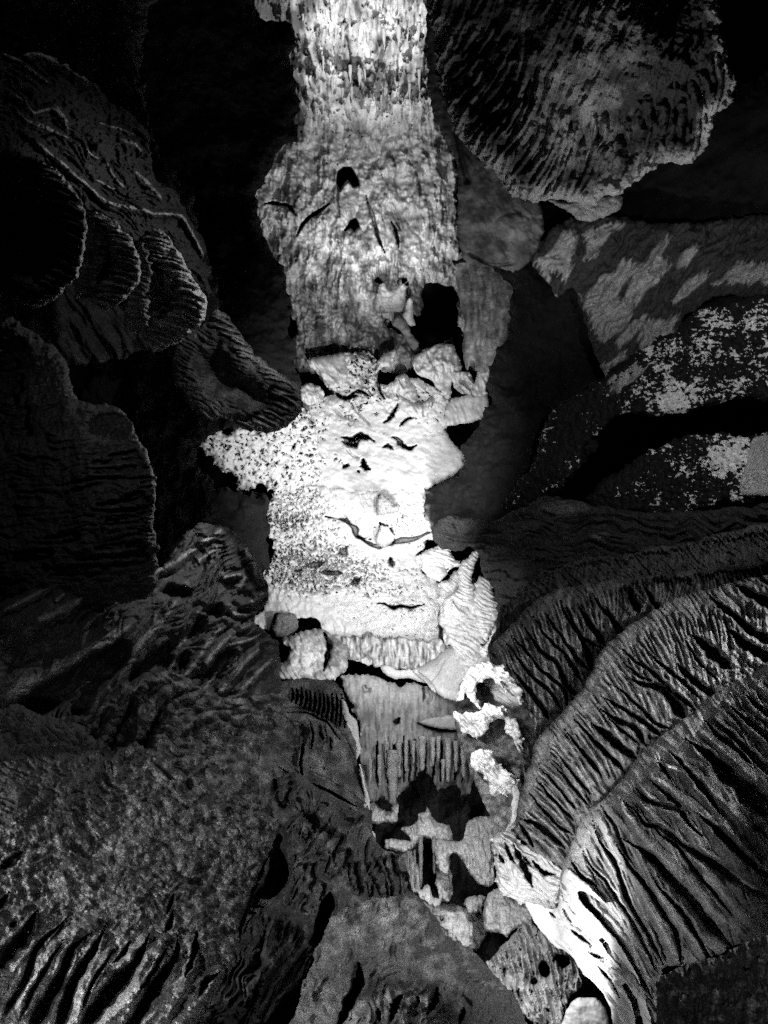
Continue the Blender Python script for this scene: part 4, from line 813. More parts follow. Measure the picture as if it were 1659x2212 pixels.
grey_patches = [G([(510, 290), (560, 210), (620, 150), (700, 100), (760, 20), (830, 60), (780, 170), (740, 250), (820, 350), (790, 440), (700, 520), (620, 560), (590, 520), (560, 430)]),
       G([(180, 80), (230, 20), (270, -10), (330, -60), (400, -160), (470, -120), (460, 0), (440, 60), (410, 170), (350, 110), (310, 120), (300, 240), (270, 160), (230, 60)]),
       G([(860, 590), (870, 440), (950, 390), (1020, 410), (1090, 390), (1060, 540), (1000, 580), (900, 620)]), G([(830, 60), (950, 50), (1060, 60), (1020, 120), (900, 240), (830, 330), (770, 300), (800, 180)]),
       G([(1060, 290), (1150, 180), (1280, 90), (1305, 130), (1200, 230), (1080, 310)]), G([(600, 690), (700, 640), (780, 590), (765, 650), (610, 722)]), G([(620, 740), (740, 690), (860, 640), (1000, 620), (900, 720), (820, 800), (760, 900), (660, 820)]),
       G([(1300, 190), (1390, 120), (1500, 40), (1600, 50), (1720, 90), (1720, 190), (1560, 180), (1400, 190)]), [(1255, 505), (1290, 490), (1330, 478), (1352, 478), (1335, 500), (1300, 525), (1285, 560), (1262, 555), (1272, 530)],
       G([(290, 330), (350, 240), (375, 300), (330, 375)]), G([(465, 240), (490, 235), (510, 280), (495, 300)]), G([(900, 60), (960, -60), (1040, -130), (1060, -100), (1000, 0), (1060, 70)]), G([(1080, 90), (1130, 0), (1200, -80), (1240, -60), (1180, 40)]),
       G([(840, 400), (900, 380), (860, 470), (720, 590), (700, 570)])]
def T_patches(c):
    t = -0.5 + 0 * c['x']  # dark base tone, raised to grey inside the patch outlines
    c = dict(c, wx=c['wx'] + streak(c, -60, 40, 6, 14, 77), wy=c['wy'] - streak(c, -60, 40, 6, 20, 77))
    for p in grey_patches: t = np.maximum(t, (0.85 + 0.3 * streak(c, -60, 30, 8, 1, 3)) * inpoly(c, p, 5))
    return t
patch('draped_rock', [(1140, 560), (1165, 520), (1215, 478), (1300, 465), (1400, 480), (1520, 480), (1720, 455), (1720, 650), (1560, 640), (1480, 690), (1440, 770), (1370, 820), (1310, 860), (1300, 800), (1262, 690), (1240, 620), (1200, 640), (1180, 600)],
      [(1180, 520, 12), (1400, 700, 10.5), (1650, 550, 9.5)], 'grey', 'black rock with dull grey patches below the bell canopy', 'rock', s=2.3, r=18, a=14, rough=(6, 30), wob=3.5, warp=7,
      H=lambda c: 8 * np.clip(T_patches(c), 0, 1) + flow(c, -55, 70, 16, 20, 3, 14) + streak(c, -55, 50, 14, 9, 3), tone=T_patches)
def glit(seed, dens, ang):
    def f(c):
        a = math.radians(ang); u = (c['wx'] * math.cos(a) + c['wy'] * math.sin(a)) / 1.8; v = -c['wx'] * math.sin(a) + c['wy'] * math.cos(a)
        n = fbm(u, v, 8.0, 4, seed, 0.75) + 0.5 * fbm(c['x'], c['y'], 60, 2, seed + 4) + 0.25 * fbm(c['x'], c['y'], 22, 2, seed + 6)
        return -0.6 + 1.9 * sstep(0.40 - dens(c), 0.50 - dens(c), n)
    return f
d1 = lambda c: 0.07 + 0.9 * inpoly(c, G([(830, 800), (870, 770), (930, 700), (1060, 680), (1100, 760), (1200, 830), (1210, 940), (1050, 990), (970, 1000), (890, 940)]), 16) * 0.42 + 0.0 * c['x'] + 0.12 * sstep(1300, 1380, c['x']) + 0.10 * inpoly(c, G([(1000, 560), (1659, 400), (1659, 800), (1200, 900)]), 30)
patch('crystal_slope', [(1080, 1105), (1100, 1070), (1150, 1010), (1165, 950), (1200, 880), (1260, 845), (1320, 800), (1370, 765), (1440, 720), (1540, 660), (1720, 610), (1720, 845), (1620, 862), (1500, 888), (1430, 897), (1370, 892), (1320, 905), (1270, 960), (1250, 1010), (1190, 1065), (1130, 1100)],
      [(1100, 1080, 12), (1300, 880, 10.8), (1650, 700, 9)], 'glit', 'black slope strewn with glinting crystals round a bright bare patch', 'rock', s=2.1, r=14, a=14, rough=(7, 12), wob=5,
      H=lambda c: streak(c, -22, 30, 8, 5, 3), tone=glit(3, d1, -20))
d2 = lambda c: 0.04 + 0.30 * sstep(1380, 1560, c['x']) + 0.3 * bump(c, 1580, 990, 60, 60, 1) + 0.3 * bump(c, 1420, 965, 40, 16, 1)
patch('crystal_slope', [(1270, 1087), (1300, 1040), (1354, 1004), (1380, 985), (1413, 968), (1465, 950), (1534, 936), (1640, 938), (1720, 940), (1720, 1090), (1620, 1086), (1569, 1077), (1520, 1098), (1465, 1108), (1361, 1104)],
      [(1300, 1080, 10.8), (1650, 1000, 9)], 'glit', 'lower band of sparkling crystals growing brighter towards the right edge', 'rock', s=2.1, r=12, a=12, rough=(7, 12), wob=5,
      H=lambda c: streak(c, -10, 30, 8, 5, 3) + popcorn(c, 9, 3, 4), tone=glit(9, d2, -8))
patch('smooth_slab', [(1598, 1060), (1612, 1000), (1622, 955), (1660, 940), (1720, 935), (1720, 1075), (1640, 1070)], [(1640, 1000, 8.6)], 'grey', 'smooth plain grey slab at the right edge beside the crystals', 'rock', s=2.3, r=8, a=8, rough=(4, 30), wob=2, tone=lambda c: 0.9 + 0 * c['x'])
patch('dark_ledge', [(940, 1130), (985, 1115), (1060, 1125), (1150, 1085), (1180, 1070), (1240, 1080), (1330, 1100), (1420, 1108), (1560, 1098), (1720, 1080), (1720, 1240), (1500, 1260), (1350, 1270), (1200, 1300), (1110, 1340), (1080, 1420), (1060, 1360), (1075, 1300), (1045, 1240), (1020, 1180), (990, 1190), (950, 1185), (935, 1160)],
      [(960, 1150, 12.6), (1200, 1150, 11.4), (1650, 1120, 9)], 'greyd', 'dark fluted ledge between the crystals and the tiers', 'rock', s=2.5, r=20, a=22, rough=(9, 30), wob=3,
      H=lambda c: streak(c, 60, 60, 9, 8, 3, True) * sstep(1190, 1150, c['x']) + flow(c, 5, 130, 20, 30, 4), tone=lambda c: -0.15 + 0.7 * bump(c, 1215, 1095, 60, 16, 1) + 0.9 * bump(c, 1295, 1157, 28, 8, 1) + 0.25 * fbm(c['x'], c['y'], 30, 3, 3))

# ================================================================== LEFT SIDE: canopies
CR = [([(50, 280), (90, 315), (150, 365), (200, 410), (240, 440), (300, 450), (340, 462), (390, 465), (425, 520), (445, 560)], 9, 14, 8, 30), ([(0, 112), (40, 130), (80, 160), (110, 182)], 6, 8, 5, 14), ([(45, 118), (90, 118), (140, 140), (170, 160), (195, 180)], 9, 22, 14, 16),
      ([(10, 195), (50, 215), (75, 243), (115, 235), (150, 265)], 7, 12, 9, 18), ([(30, 235), (60, 260), (100, 275), (150, 300)], 8, 16, 8, 18), ([(115, 225), (135, 245), (148, 280)], 7, 12, 7, 16), ([(200, 385), (230, 400), (270, 420)], 5, 7, 5, 14), ([(170, 310), (195, 330), (215, 345)], 6, 9, 6, 12),
      ([(210, 265), (250, 275), (290, 290)], 8, 9, 6, 12), ([(260, 300), (290, 310), (305, 330)], 10, 14, 8, 12), ([(290, 370), (320, 395), (350, 430)], 12, 18, 10, 14), ([(230, 350), (250, 385), (270, 405)], 5, 7, 5, 12)]
def H_crust(c):
    h = flow(c, 36, 90, 15, 30, 3, 18) + 16 * fbm(c['x'], c['y'], 20, 4, 8, 0.6, True)
    h = h + bump(c, 190, 170, 40, 26, 22, 30) + bump(c, 137, 255, 20, 34, 18, -40)
    h = h - bump(c, 215, 235, 60, 34, 40, 20, 0.8) - bump(c, 250, 425, 60, 14, 16, 25)
    return h
patch('crusted_bank', [(-60, 90), (0, 112), (30, 128), (45, 115), (75, 112), (130, 135), (165, 152), (200, 178), (228, 200), (243, 222), (285, 245), (318, 290), (325, 325), (332, 380), (385, 420), (405, 470), (440, 530), (455, 600), (450, 640), (430, 620), (410, 600), (385, 545), (362, 508), (320, 505), (285, 515), (250, 480), (215, 455), (186, 450), (170, 425), (148, 390), (110, 355), (60, 338), (0, 328), (-60, 332)],
      [(0, 150, 6), (230, 230, 7.6), (440, 560, 9.2), (0, 400, 5.8)], 'grey', 'rough crusted bank with one long bright ridge above the canopies at the upper left', 'rock', s=2.2, r=14, a=18, rough=(7, 20), wob=5, H=H_crust, ribs=CR, rib_name='ridge', crest=1.0, ribdeep=6,
      tone=lambda c: -0.15 + 0.5 * fbm(c['x'], c['y'], 36, 4, 3))
def canopy(pts, rim, dep, lab, n, w, ln, ang, seed, mat='grey', tb=0.3):
    A = np.array(rim, float); a = math.radians(ang)
    B_ = A + np.array([math.cos(a), math.sin(a)]) * ln
    rb = fan(rim, [tuple(p) for p in B_], n, w, w * 1.9, 0.3, 0.06, t0=(0.0, .15), t1=(.6, 1), seed=seed, wt=0.95)
    return patch('scalloped_canopy', pts, dep, mat, lab, 'flowstone', s=2.0, r=36, a=34, rough=(4, 18), wob=3.5, ribs=rb, crest=0.7, ribdeep=w * 1.2,
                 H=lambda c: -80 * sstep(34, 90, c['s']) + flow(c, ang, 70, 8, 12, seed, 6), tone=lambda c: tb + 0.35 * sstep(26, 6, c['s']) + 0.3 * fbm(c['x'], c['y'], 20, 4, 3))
canopy([(-60, 340), (0, 332), (60, 342), (112, 360), (150, 395), (178, 440), (188, 480), (185, 540), (165, 600), (130, 640), (80, 665), (0, 640), (-60, 640)],
       [(60, 342), (112, 360), (150, 395), (178, 440), (187, 480), (184, 540), (164, 600), (130, 640)], [(0, 500, 6.8), (180, 500, 6.2), (90, 640, 6.5)], 'largest scalloped canopy at the left edge, its rim a broad half circle', 19, 7, 90, 200, 3)
canopy([(186, 455), (215, 458), (250, 480), (285, 520), (303, 560), (300, 600), (270, 648), (228, 668), (195, 650), (160, 640), (170, 560)],
       [(205, 458), (250, 480), (285, 520), (302, 560), (299, 600), (270, 648), (235, 665)], [(200, 550, 7.3), (300, 560, 6.9)], 'second scalloped canopy from the left edge, small and half hidden by the largest', 17, 6, 66, 192, 4)
canopy([(300, 520), (318, 503), (345, 498), (362, 505), (385, 540), (410, 590), (432, 620), (447, 645), (440, 690), (405, 725), (350, 760), (315, 735), (270, 700), (280, 600)],
       [(330, 502), (362, 508), (385, 540), (410, 590), (432, 620), (445, 645), (438, 690), (405, 725), (352, 756)], [(290, 640, 8.2), (440, 640, 7.7)], 'third scalloped canopy with the brightest lacework of thin flutes', 22, 6, 84, 196, 5, tb=0.6)
canopy([(444, 700), (455, 675), (470, 667), (492, 682), (520, 718), (540, 748), (560, 775), (600, 800), (645, 835), (652, 870), (640, 905), (590, 935), (540, 930), (480, 905), (420, 890), (370, 800), (400, 720)],
       [(462, 670), (492, 682), (520, 718), (540, 748), (560, 775), (600, 805), (640, 840), (640, 890), (590, 930), (545, 925)], [(420, 800, 9.7), (640, 860, 9.0)], 'fourth scalloped canopy, nearest the bright mound, crusted along its edge', 22, 6, 76, 200, 6)

def H_dome(c):
    h = 30 * bump(c, 40, 1000, 330, 330, 1) + 14 * fbm(c['x'], c['y'], 44, 5, 8, .6) + flow(c, -4, 120, 13, 15, 5, 12)
    h = h - bump(c, 235, 925, 50, 34, 34) + ridge(c, [(200, 980), (225, 950), (248, 925), (262, 918)], 7, 14)
    h = h - 20 * bump(c, 60, 1080, 120, 100, 1) - 26 * sstep(170, 220, c['x']) * sstep(1000, 960, c['y'])
    return h
hr = []
for y, x0, x1, w in [(742, 0, 38, 6), (754, 2, 45, 5), (790, -5, 30, 7), (818, 0, 44, 5), (832, 5, 42, 4), (845, 0, 42, 5), (866, -5, 25, 8), (892, 0, 55, 6), (908, 0, 50, 6), (924, 0, 55, 5), (935, 10, 60, 6),
                    (1003, 190, 295, 8), (1024, 190, 330, 8), (986, 230, 290, 6), (1072, 265, 305, 5), (1093, 200, 310, 9), (1108, 235, 315, 5), (1125, 220, 300, 5), (1045, 300, 332, 6), (1190, 200, 300, 9), (1212, 160, 310, 8), (1232, 110, 220, 8), (1178, 230, 300, 5), (1200, 20, 100, 8), (1165, 90, 160, 7)]:
    hr.append(([(x0 - 30 if x0 <= 0 else x0, y + 4), ((x0 + x1) / 2, y + 1), (x1, y - 4)], w * .7, w, w * 1.1, w * 1.6))
patch('fluted_dome', [(-60, 655), (0, 672), (40, 695), (90, 730), (140, 772), (150, 830), (175, 866), (230, 873), (270, 896), (292, 940), (320, 980), (337, 1050), (332, 1130), (342, 1200), (320, 1290), (150, 1310), (-60, 1320)],
      [(0, 700, 6.6), (0, 1200, 6.3), (320, 1100, 6.3), (140, 800, 6.5)], 'greyd', 'dark rounded dome at the left edge crossed by level flutes', 'flowstone', s=2.2, r=34, a=34, rough=(7, 26), wob=4, H=H_dome, ribs=hr, crest=0.7, ribdeep=9,
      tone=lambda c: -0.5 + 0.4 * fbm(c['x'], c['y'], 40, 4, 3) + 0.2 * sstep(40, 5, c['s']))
D1 = lambda pts: cz(pts, 0, 1097)
lr = [([(0, 1322), (50, 1298), (100, 1270), (142, 1247)], 8, 10, 7, 20), ([(280, 1276), (330, 1240), (365, 1222), (405, 1195), (430, 1175), (455, 1160), (482, 1143)], 9, 11, 8, 24),
      ([(0, 1512), (60, 1475), (120, 1445), (170, 1415), (200, 1398), (245, 1378), (285, 1345)], 30, 26, 8, 34), ([(178, 1400), (184, 1370), (195, 1345), (220, 1325), (250, 1300), (275, 1278)], 9, 9, 7, 18),
      ([(190, 1562), (215, 1510), (245, 1465), (282, 1432), (300, 1395), (328, 1362), (362, 1325), (385, 1290)], 15, 16, 8, 30), ([(335, 1362), (334, 1340), (338, 1325)], 6, 6, 5, 12),
      ([(368, 1450), (382, 1408), (402, 1375), (415, 1350), (430, 1318)], 10, 11, 7, 22), ([(395, 1465), (425, 1428), (450, 1388), (478, 1355)], 9, 11, 7, 22), ([(440, 1440), (480, 1390), (500, 1372)], 10, 12, 8, 18),
      ([(222, 1362), (235, 1345), (250, 1335)], 6, 7, 5, 12), ([(205, 1390), (235, 1372), (255, 1358)], 7, 8, 5, 14), ([(470, 1500), (520, 1440), (560, 1400)], 9, 12, 8, 16), ([(440, 1490), (480, 1440), (520, 1400)], 8, 10, 8, 16), ([(495, 1520), (550, 1460), (590, 1420)], 8, 10, 8, 16),
      ([(480, 1396), (530, 1385), (560, 1375)], 6, 7, 5, 12), ([(505, 1280), (520, 1265), (532, 1245)], 6, 6, 5, 12), ([(480, 1247), (510, 1242), (530, 1243)], 6, 7, 5, 12), ([(490, 1310), (510, 1325), (535, 1330)], 6, 7, 5, 12),
      ([(120, 1300), (130, 1290), (140, 1280)], 8, 9, 6, 16), ([(80, 1340), (130, 1320), (180, 1290)], 14, 18, 12, 16), ([(425, 1215), (450, 1195), (470, 1180)], 7, 8, 6, 14), ([(530, 1180), (545, 1210), (555, 1245)], 10, 14, 9, 12),
      ([(540, 1300), (560, 1290), (572, 1280)], 6, 8, 6, 12), ([(520, 1360), (545, 1352), (565, 1345)], 6, 8, 6, 12)]
LDP = [(D1(a), d) for a, d in [([(60, 1240), (250, 1130), (430, 1020), (560, 920), (690, 860), (800, 850), (790, 950), (700, 1070), (640, 1180), (560, 1300), (350, 1320), (200, 1300)], 130), ([(830, 990), (930, 930), (1060, 820), (1180, 740), (1290, 690), (1200, 800), (1110, 870), (1060, 990), (1000, 1020), (900, 1050), (800, 1100)], 110),
 ([(660, 1530), (700, 1450), (800, 1290), (860, 1215), (830, 1320), (810, 1460), (740, 1490)], 90), ([(0, 560), (100, 520), (220, 470), (330, 450), (400, 440), (300, 510), (200, 560), (90, 580), (0, 600)], 90), ([(1070, 1050), (1115, 950), (1180, 910), (1140, 1000), (1120, 1050)], 80), ([(1255, 1120), (1300, 1010), (1410, 910), (1490, 890), (1400, 1000), (1320, 1120)], 80),
 ([(500, 480), (700, 470), (860, 490), (700, 520), (560, 510)], 60), ([(1000, 520), (1080, 490), (1190, 510), (1180, 540), (1080, 560)], 60), ([(1290, 640), (1380, 600), (1400, 660), (1310, 680)], 70), ([(900, 1440), (950, 1330), (1000, 1280), (1010, 1320), (960, 1400), (920, 1460)], 70)]]
patch('fluted_spur', [(-60, 1340), (0, 1302), (60, 1272), (140, 1240), (165, 1245), (180, 1268), (290, 1266), (350, 1222), (380, 1180), (410, 1145), (440, 1128), (480, 1138), (512, 1158), (545, 1195), (562, 1228), (578, 1262), (576, 1305), (545, 1340), (580, 1370), (604, 1400), (605, 1480), (590, 1540), (440, 1580), (200, 1610), (-60, 1640)],
      [(0, 1330, 5.2), (0, 1550, 4.6), (480, 1160, 8.8), (590, 1450, 8.4), (250, 1450, 6)], 'grey', 'spur of knotted diagonal ridges with black hollows between them', 'flowstone', s=2.1, r=18, a=22, rough=(6, 22), wob=3.5,
      ribs=[(a, b * 1.6, c_ * 1.6, d * 1.5, e * 1.3) for a, b, c_, d, e in lr], rib_name='ridge', crest=0.5, ribdeep=5, pits=LDP, H=lambda c: -44 * bump(c, 150, 1500, 110, 60, 1, -25, 0.7) - 40 * bump(c, 310, 1440, 60, 36, 1, -35, .7) + 16 * bump(c, 60, 1380, 90, 60, 1) + 12 * bump(c, 520, 1220, 40, 60, 1) + flow(c, -40, 130, 15, 24, 6, 20),
      tone=lambda c: 0.1 + 0.3 * fbm(c['x'], c['y'], 30, 4, 3))
D4 = lambda pts: cz(pts, 0, 1636)
fr = [(D4([(-60, 1330), (40, 1190), (150, 1060), (190, 1000)]), 22, 20, 8, 26), (D4([(-10, 1620), (100, 1370), (260, 1180), (400, 1010)]), 6, 6, 5, 14), (D4([(50, 1720), (130, 1520), (240, 1340), (340, 1190), (430, 1110), (620, 1010)]), 14, 22, 18, 30),
      (D4([(150, 1720), (260, 1490), (340, 1330), (380, 1230), (430, 1130)]), 24, 18, 8, 26), (D4([(400, 1700), (470, 1560), (540, 1410), (610, 1290), (700, 1180)]), 24, 24, 10, 32), (D4([(520, 1600), (610, 1450), (740, 1340), (860, 1180), (940, 1090)]), 12, 18, 10, 26),
      (D4([(640, 1720), (760, 1560), (860, 1410), (940, 1260), (1020, 1130)]), 26, 30, 12, 36), (D4([(780, 1720), (900, 1500), (1000, 1350), (1080, 1240), (1100, 1130)]), 10, 12, 8, 24), (D4([(940, 1720), (1050, 1560), (1120, 1440), (1180, 1330), (1210, 1180)]), 28, 26, 10, 34),
      (D4([(1090, 1700), (1210, 1570), (1320, 1420), (1370, 1310)]), 30, 28, 12, 32), (D4([(20, 1120), (60, 1060), (110, 1020)]), 6, 6, 5, 12), (D4([(190, 600), (165, 720), (200, 860)]), 14, 16, 12, 12), (D4([(0, 660), (50, 620), (110, 590)]), 8, 10, 6, 12), (D4([(640, 1010), (560, 1180), (480, 1330), (430, 1450)]), 6, 8, 6, 12)]
LLS = [(D4(a), w[0], w[1] * 1.7, w[2] * 1.7, w[3] * 1.3) for a, w in [([(240, 930), (150, 1110), (60, 1210), (-60, 1340)], (3, 11, 12, 130)), ([(430, 990), (300, 1110), (220, 1200), (150, 1400), (0, 1640)], (3, 6, 5, 100)), ([(580, 1080), (450, 1190), (390, 1340), (290, 1520), (170, 1720)], (3, 10, 12, 130)),
 ([(670, 1020), (600, 1170), (520, 1290), (450, 1420), (350, 1720)], (3, 8, 14, 130)), ([(720, 1180), (620, 1330), (560, 1430), (510, 1570)], (2, 3, 3, 70)), ([(940, 1080), (840, 1280), (720, 1420), (580, 1590), (500, 1720)], (3, 13, 12, 150)), ([(1050, 1170), (960, 1320), (860, 1470)], (2, 4, 2, 80)),
 ([(1110, 1070), (1090, 1240), (980, 1400), (880, 1570), (780, 1740)], (3, 10, 10, 130)), ([(1210, 1130), (1190, 1280), (1150, 1360)], (2, 4, 3, 90)), ([(1370, 1335), (1290, 1390), (1230, 1490)], (3, 5, 3, 80)), ([(1080, 950), (1060, 1030), (1030, 1090)], (2, 4, 3, 70)), ([(400, 1130), (300, 1290), (200, 1460), (120, 1640)], (2, 4, 4, 80)),
 ([(820, 1130), (760, 1230), (700, 1280)], (2, 4, 2, 60)), ([(60, 830), (20, 900), (-30, 950)], (2, 5, 4, 70)), ([(110, 1020), (60, 1060)], (2, 4, 2, 50)), ([(150, 580), (80, 640), (0, 690)], (2, 6, 5, 70))]]
def H_ll(c):
    return (24 * bump(c, 300, 1700, 330, 260, 1) + 9 * fbm(c['x'], c['y'], 24, 5, 8, 0.7) + popcorn(c, 30, 2, 5) + flow(c, 125, 110, 34, 16, 9, 16) * sstep(1750, 2000, c['y']) + 34 * fbm(c['x'], c['y'], 80, 5, 71, .6) + flow(c, 20, 90, 26, 16, 19, 20) + groove(c, [(375, 1930), (368, 1955), (360, 1975)], 5, 20) + groove(c, [(425, 2010), (420, 2060), (400, 2110)], 7, 26)
            + ridge(c, [(225, 1500), (290, 1490), (330, 1470), (370, 1460)], 20, 16) - bump(c, 260, 1550, 16, 80, 34, 35) - bump(c, 330, 1520, 30, 40, 24, 40) + groove(c, [(470, 2105), (450, 2120), (430, 2150)], 6, 22) - bump(c, 410, 1695, 10, 14, 26) - bump(c, 430, 1905, 26, 10, 16)
            + bump(c, 330, 1520, 24, 60, 14, 40) - 30 * bump(c, 580, 1640, 30, 90, 1))
patch('boulder_slope', [(-60, 1500), (0, 1508), (40, 1520), (110, 1555), (195, 1565), (215, 1530), (290, 1485), (345, 1452), (400, 1462), (460, 1500), (520, 1510), (600, 1498), (612, 1530), (600, 1570), (565, 1620), (556, 1700), (575, 1755), (600, 1775), (592, 1830), (560, 1880), (535, 1950), (515, 2010), (508, 2080), (480, 2120), (440, 2190), (400, 2270), (-60, 2270)],
      [(0, 1550, 4.6), (590, 1550, 7.0), (0, 2200, 3.2), (480, 2100, 4.4), (560, 1800, 5.6)], 'grey', 'big grainy grey rock shoulder at the lower left ending in heavy bright flutes', 'rock', s=2.1, r=24, a=24, rough=(7, 26), wob=3, H=H_ll, pits=[(D1([(640, 1560), (680, 1450), (790, 1290), (860, 1200), (835, 1310), (810, 1460), (740, 1500)]), 110), (D1([(860, 1450), (900, 1440), (960, 1340), (1010, 1270), (1020, 1310), (970, 1410), (900, 1500)]), 90), (D1([(560, 1420), (600, 1360), (650, 1280), (690, 1260), (650, 1340), (600, 1440)]), 60)], ribs=fr + [([(215, 1620), (245, 1560), (275, 1505), (300, 1480)], 10, 16, 10, 22), ([(285, 1620), (310, 1560), (345, 1510), (400, 1478)], 14, 20, 12, 24), ([(330, 1600), (350, 1560), (375, 1520), (430, 1500)], 8, 14, 8, 18), ([(400, 1580), (440, 1550), (500, 1540)], 8, 12, 8, 12)], ribdeep=4, slits=LLS,
      tone=lambda c: 0.32 + 1.1 * fbm(c['x'], c['y'], 22, 5, 3, 0.7) + 0.5 * sstep(1950, 2150, c['y']) - 0.5 * sstep(1850, 1650, c['y']) * sstep(400, 100, c['x']))

# ---- arched piece with drip teeth
tr = []
for i in range(13):
    x = 628 + i * 9.5; tr.append(([(x, 1478 + i * 1.2), (x + 1, 1500 + i * 2.2), (x - 2, 1518 + i * 4.2)], 3.5, 4.2, 2.6, 10))
ar = [([(606, 1522), (640, 1519), (690, 1528), (725, 1550), (750, 1580), (772, 1625), (790, 1690)], 10, 13, 8, 16), ([(596, 1655), (603, 1690), (612, 1730), (606, 1755)], 9, 12, 9, 16), ([(618, 1640), (650, 1665), (700, 1690), (740, 1710), (785, 1740)], 4, 6, 5, 8),
      ([(655, 1710), (668, 1725), (665, 1750)], 8, 9, 7, 12), ([(670, 1590), (664, 1560), (652, 1575), (650, 1620)], 4, 4, 4, 7), ([(692, 1565), (700, 1590), (690, 1610)], 4, 5, 4, 8)]
patch('arched_flowstone', [(596, 1478), (640, 1466), (700, 1468), (735, 1483), (748, 1520), (768, 1600), (775, 1660), (788, 1710), (800, 1745), (806, 1800), (790, 1806), (760, 1790), (700, 1770), (640, 1765), (600, 1775), (562, 1750), (556, 1650), (575, 1570), (592, 1510)],
      [(600, 1500, 8.6), (740, 1500, 9.2), (790, 1780, 8.4), (570, 1750, 7.2)], 'grey', 'arched flowstone shield with a row of drip teeth above the arch', 'flowstone', s=2.0, r=12, a=14, rough=(5, 18), wob=2.5, ribs=ar, slits=[([(632 + i * 9.5, 1482 + i * 1.5), (633 + i * 9.5, 1500 + i * 3), (629 + i * 9.5, 1516 + i * 5)], 1.5, 3.6, 2.5, 90) for i in range(13)] + [([(610, 1540), (660, 1540), (705, 1560), (735, 1600)], 2, 3, 2, 50), ([(655, 1600), (650, 1640), (652, 1680)], 2, 4, 3, 90), ([(668, 1565), (676, 1590), (672, 1620)], 2, 3, 2, 70), ([(690, 1575), (698, 1600)], 2, 4, 2, 80), ([(712, 1590), (716, 1620)], 2, 3, 2, 80), ([(600, 1655), (640, 1680), (700, 1705), (770, 1742)], 2, 4, 3, 90)], rib_name='drip_tooth', ribdeep=5,
      H=lambda c: -40 * bump(c, 600, 1610, 46, 70, 1, 0, .7) + 12 * bump(c, 630, 1660, 40, 60, 1) - 30 * bump(c, 640, 1590, 26, 34, 1) - sum(bump(c, x, y, rx, ry, 22) for x, y, rx, ry in [(635, 1640, 9, 26), (560, 1700, 24, 46), (636, 1742, 22, 22), (668, 1740, 14, 14), (703, 1752, 12, 10), (645, 1580, 18, 14), (717, 1602, 3, 4), (670, 1658, 3, 3), (700, 1660, 3, 3), (690, 1580, 6, 16), (600, 1700, 10, 26)]),
      tone=lambda c: 0.30 + 0.3 * fbm(c['x'], c['y'], 22, 4, 3))
patch('calcite_drip', [(736, 1512), (748, 1522), (756, 1540), (768, 1552), (774, 1575), (776, 1600), (780, 1618), (770, 1642), (760, 1628), (752, 1600), (746, 1560)], [(758, 1580, 9.0)], 'white', 'bright white calcite streak on the right edge of the arched shield', 'flowstone', s=1.9, r=6, a=6, rough=(3, 12), wob=1.8, H=lambda c: popcorn(c, 8, 3, 3))
patch('calcite_drip', [(776, 1650), (783, 1665), (790, 1700), (799, 1730), (799, 1776), (790, 1760), (778, 1742), (786, 1735), (784, 1700)], [(790, 1720, 8.6)], 'white', 'slender white calcite drip below the bright streak', 'flowstone', s=1.9, r=4, a=5, rough=(2, 10), wob=.8)
patch('calcite_drip', [(788, 1792), (800, 1795), (810, 1800), (812, 1822), (804, 1815), (795, 1803)], [(802, 1806, 8.2)], 'white', 'small white pointed calcite tip, lowest of the bright drips', 'flowstone', s=1.9, r=5, a=6, rough=(2, 10), wob=.8)

# ---- folded mass and front dome
E_ = E
gf = [(E_([(560, 420), (470, 540), (420, 600), (340, 640)]), 8, 12, 6, 16), (E_([(620, 460), (560, 540), (480, 590)]), 10, 14, 8, 20), (E_([(640, 560), (600, 640), (540, 720)]), 12, 16, 10, 22), (E_([(700, 640), (690, 720), (720, 820)]), 8, 10, 9, 18),
      (E_([(800, 640), (830, 720), (870, 780), (880, 850)]), 9, 13, 9, 20), (E_([(900, 600), (930, 700), (960, 780), (960, 870)]), 9, 11, 9, 18), (E_([(790, 760), (800, 800), (800, 850)]), 5, 6, 5, 12), (E_([(400, 640), (340, 720), (290, 820), (270, 900)]), 8, 11, 8, 18),
      (E_([(430, 640), (420, 760), (370, 850), (320, 910)]), 8, 12, 9, 20), (E_([(500, 760), (460, 860), (400, 960)]), 9, 12, 10, 20), (E_([(230, 990), (210, 1140), (150, 1300), (100, 1450), (30, 1640)]), 6, 8, 7, 14), (E_([(330, 1020), (300, 1120), (230, 1240), (180, 1330), (90, 1560)]), 8, 14, 8, 22),
      (E_([(400, 1060), (400, 1140), (340, 1230), (240, 1380), (120, 1600)]), 10, 15, 9, 24), (E_([(430, 1130), (420, 1250), (370, 1370), (230, 1500), (150, 1680)]), 8, 13, 9, 22), (E_([(250, 1260), (210, 1300)]), 4, 5, 3, 10), (E_([(240, 60), (270, 130), (250, 280)]), 12, 14, 12, 14),
      (E_([(640, 250), (700, 290), (720, 350), (660, 390)]), 9, 12, 10, 16), (E_([(360, 400), (420, 420), (390, 470)]), 14, 16, 12, 14), (E_([(1010, 700), (1020, 780), (1040, 880)]), 5, 6, 5, 10), (E_([(230, 1000), (190, 1100), (160, 1180)]), 9, 10, 8, 12), (E_([(470, 900), (480, 1000), (470, 1100)]), 7, 8, 6, 14), (E_([(540, 560), (600, 600), (660, 600)]), 8, 9, 7, 14)]
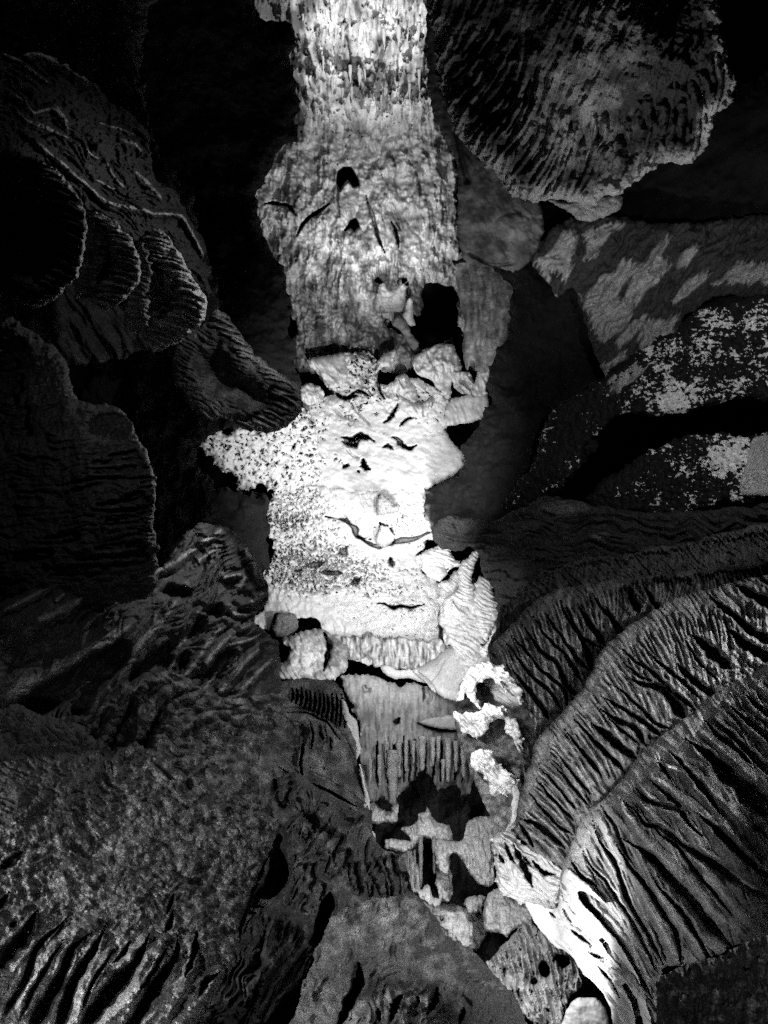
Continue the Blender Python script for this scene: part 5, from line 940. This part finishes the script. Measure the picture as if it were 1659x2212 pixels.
patch('folded_flowstone', [(585, 1740), (600, 1700), (630, 1665), (700, 1712), (750, 1738), (785, 1760), (799, 1785), (813, 1822), (833, 1834), (858, 1844), (879, 1879), (890, 1920), (895, 1970), (800, 2000), (740, 2060), (700, 2270), (380, 2270), (470, 2130), (515, 2040), (540, 1960), (575, 1870), (598, 1800)],
      [(600, 1780, 6.6), (850, 1880, 7.0), (500, 2200, 4.6), (700, 2000, 5.8)], 'grey', 'mass of twisted folds with deep black creases, centre bottom', 'flowstone', s=2.0, r=18, a=20, rough=(6, 20), wob=3, ribs=gf, rib_name='fold', ribdeep=22, pits=[(E_([(215, 430), (262, 480), (270, 600), (285, 720), (225, 900), (175, 1050), (125, 1300), (55, 1500), (-60, 1720), (-330, 1720), (-120, 1300), (0, 1000), (80, 850), (180, 700)]), 260),
      (E_([(560, 850), (585, 900), (545, 1000), (525, 1180), (440, 1370), (415, 1500), (390, 1700), (150, 1700), (300, 1490), (410, 1370), (455, 1250), (475, 1000), (485, 930)]), 220)],
      H=lambda c: flow(c, 115, 90, 14, 30, 7, 18) - 60 * bump(c, 555, 1960, 30, 190, 1, 22, .6) - 30 * bump(c, 690, 1985, 20, 70, 1, 20) - sum(bump(c, x, y, rx, ry, 26) for x, y, rx, ry in [(662, 1810, 12, 26), (642, 1740, 20, 18), (700, 1738, 12, 8), (632, 1915, 12, 30), (652, 1950, 14, 24), (842, 1925, 10, 12), (755, 1772, 12, 8)]), tone=lambda c: 0.15 + 0.35 * fbm(c['x'], c['y'], 20, 4, 3))
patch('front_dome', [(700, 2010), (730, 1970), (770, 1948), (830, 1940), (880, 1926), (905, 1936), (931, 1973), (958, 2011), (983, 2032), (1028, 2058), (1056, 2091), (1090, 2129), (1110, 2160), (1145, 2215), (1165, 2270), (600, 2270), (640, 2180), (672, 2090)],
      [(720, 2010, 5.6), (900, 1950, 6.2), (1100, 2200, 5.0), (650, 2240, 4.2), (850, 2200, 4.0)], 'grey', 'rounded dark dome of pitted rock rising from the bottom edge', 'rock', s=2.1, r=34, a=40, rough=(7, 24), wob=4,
      H=lambda c: flow(c, 115, 90, 26, 30, 3, 24) + 22 * fbm(c['x'], c['y'], 60, 4, 71, .6) + 20 * bump(c, 850, 2230, 260, 260, 1) + 10 * fbm(c['x'], c['y'], 22, 5, 8, .7) + groove(c, E_([(730, 1280), (740, 1380), (700, 1470), (640, 1600), (600, 1680)]), 14, 50) + groove(c, E_([(1220, 1440), (1200, 1530), (1160, 1600)]), 8, 40) + groove(c, E_([(1005, 1480), (960, 1540), (930, 1640)]), 9, 46) + groove(c, E_([(1380, 1560), (1360, 1660)]), 6, 40) - bump(c, 895, 2195, 14, 28, 36) - bump(c, 826, 2150, 16, 10, 26)
      + ridge(c, E_([(910, 1430), (940, 1490), (930, 1570)]), 9, 14) + ridge(c, E_([(1040, 1490), (1060, 1570), (1060, 1660)]), 8, 14) + ridge(c, E_([(1160, 1480), (1165, 1560)]), 6, 12) + groove(c, E_([(860, 1640), (850, 1560)]), 6, 20) + groove(c, E_([(1090, 1480), (1100, 1540)]), 4, 20),
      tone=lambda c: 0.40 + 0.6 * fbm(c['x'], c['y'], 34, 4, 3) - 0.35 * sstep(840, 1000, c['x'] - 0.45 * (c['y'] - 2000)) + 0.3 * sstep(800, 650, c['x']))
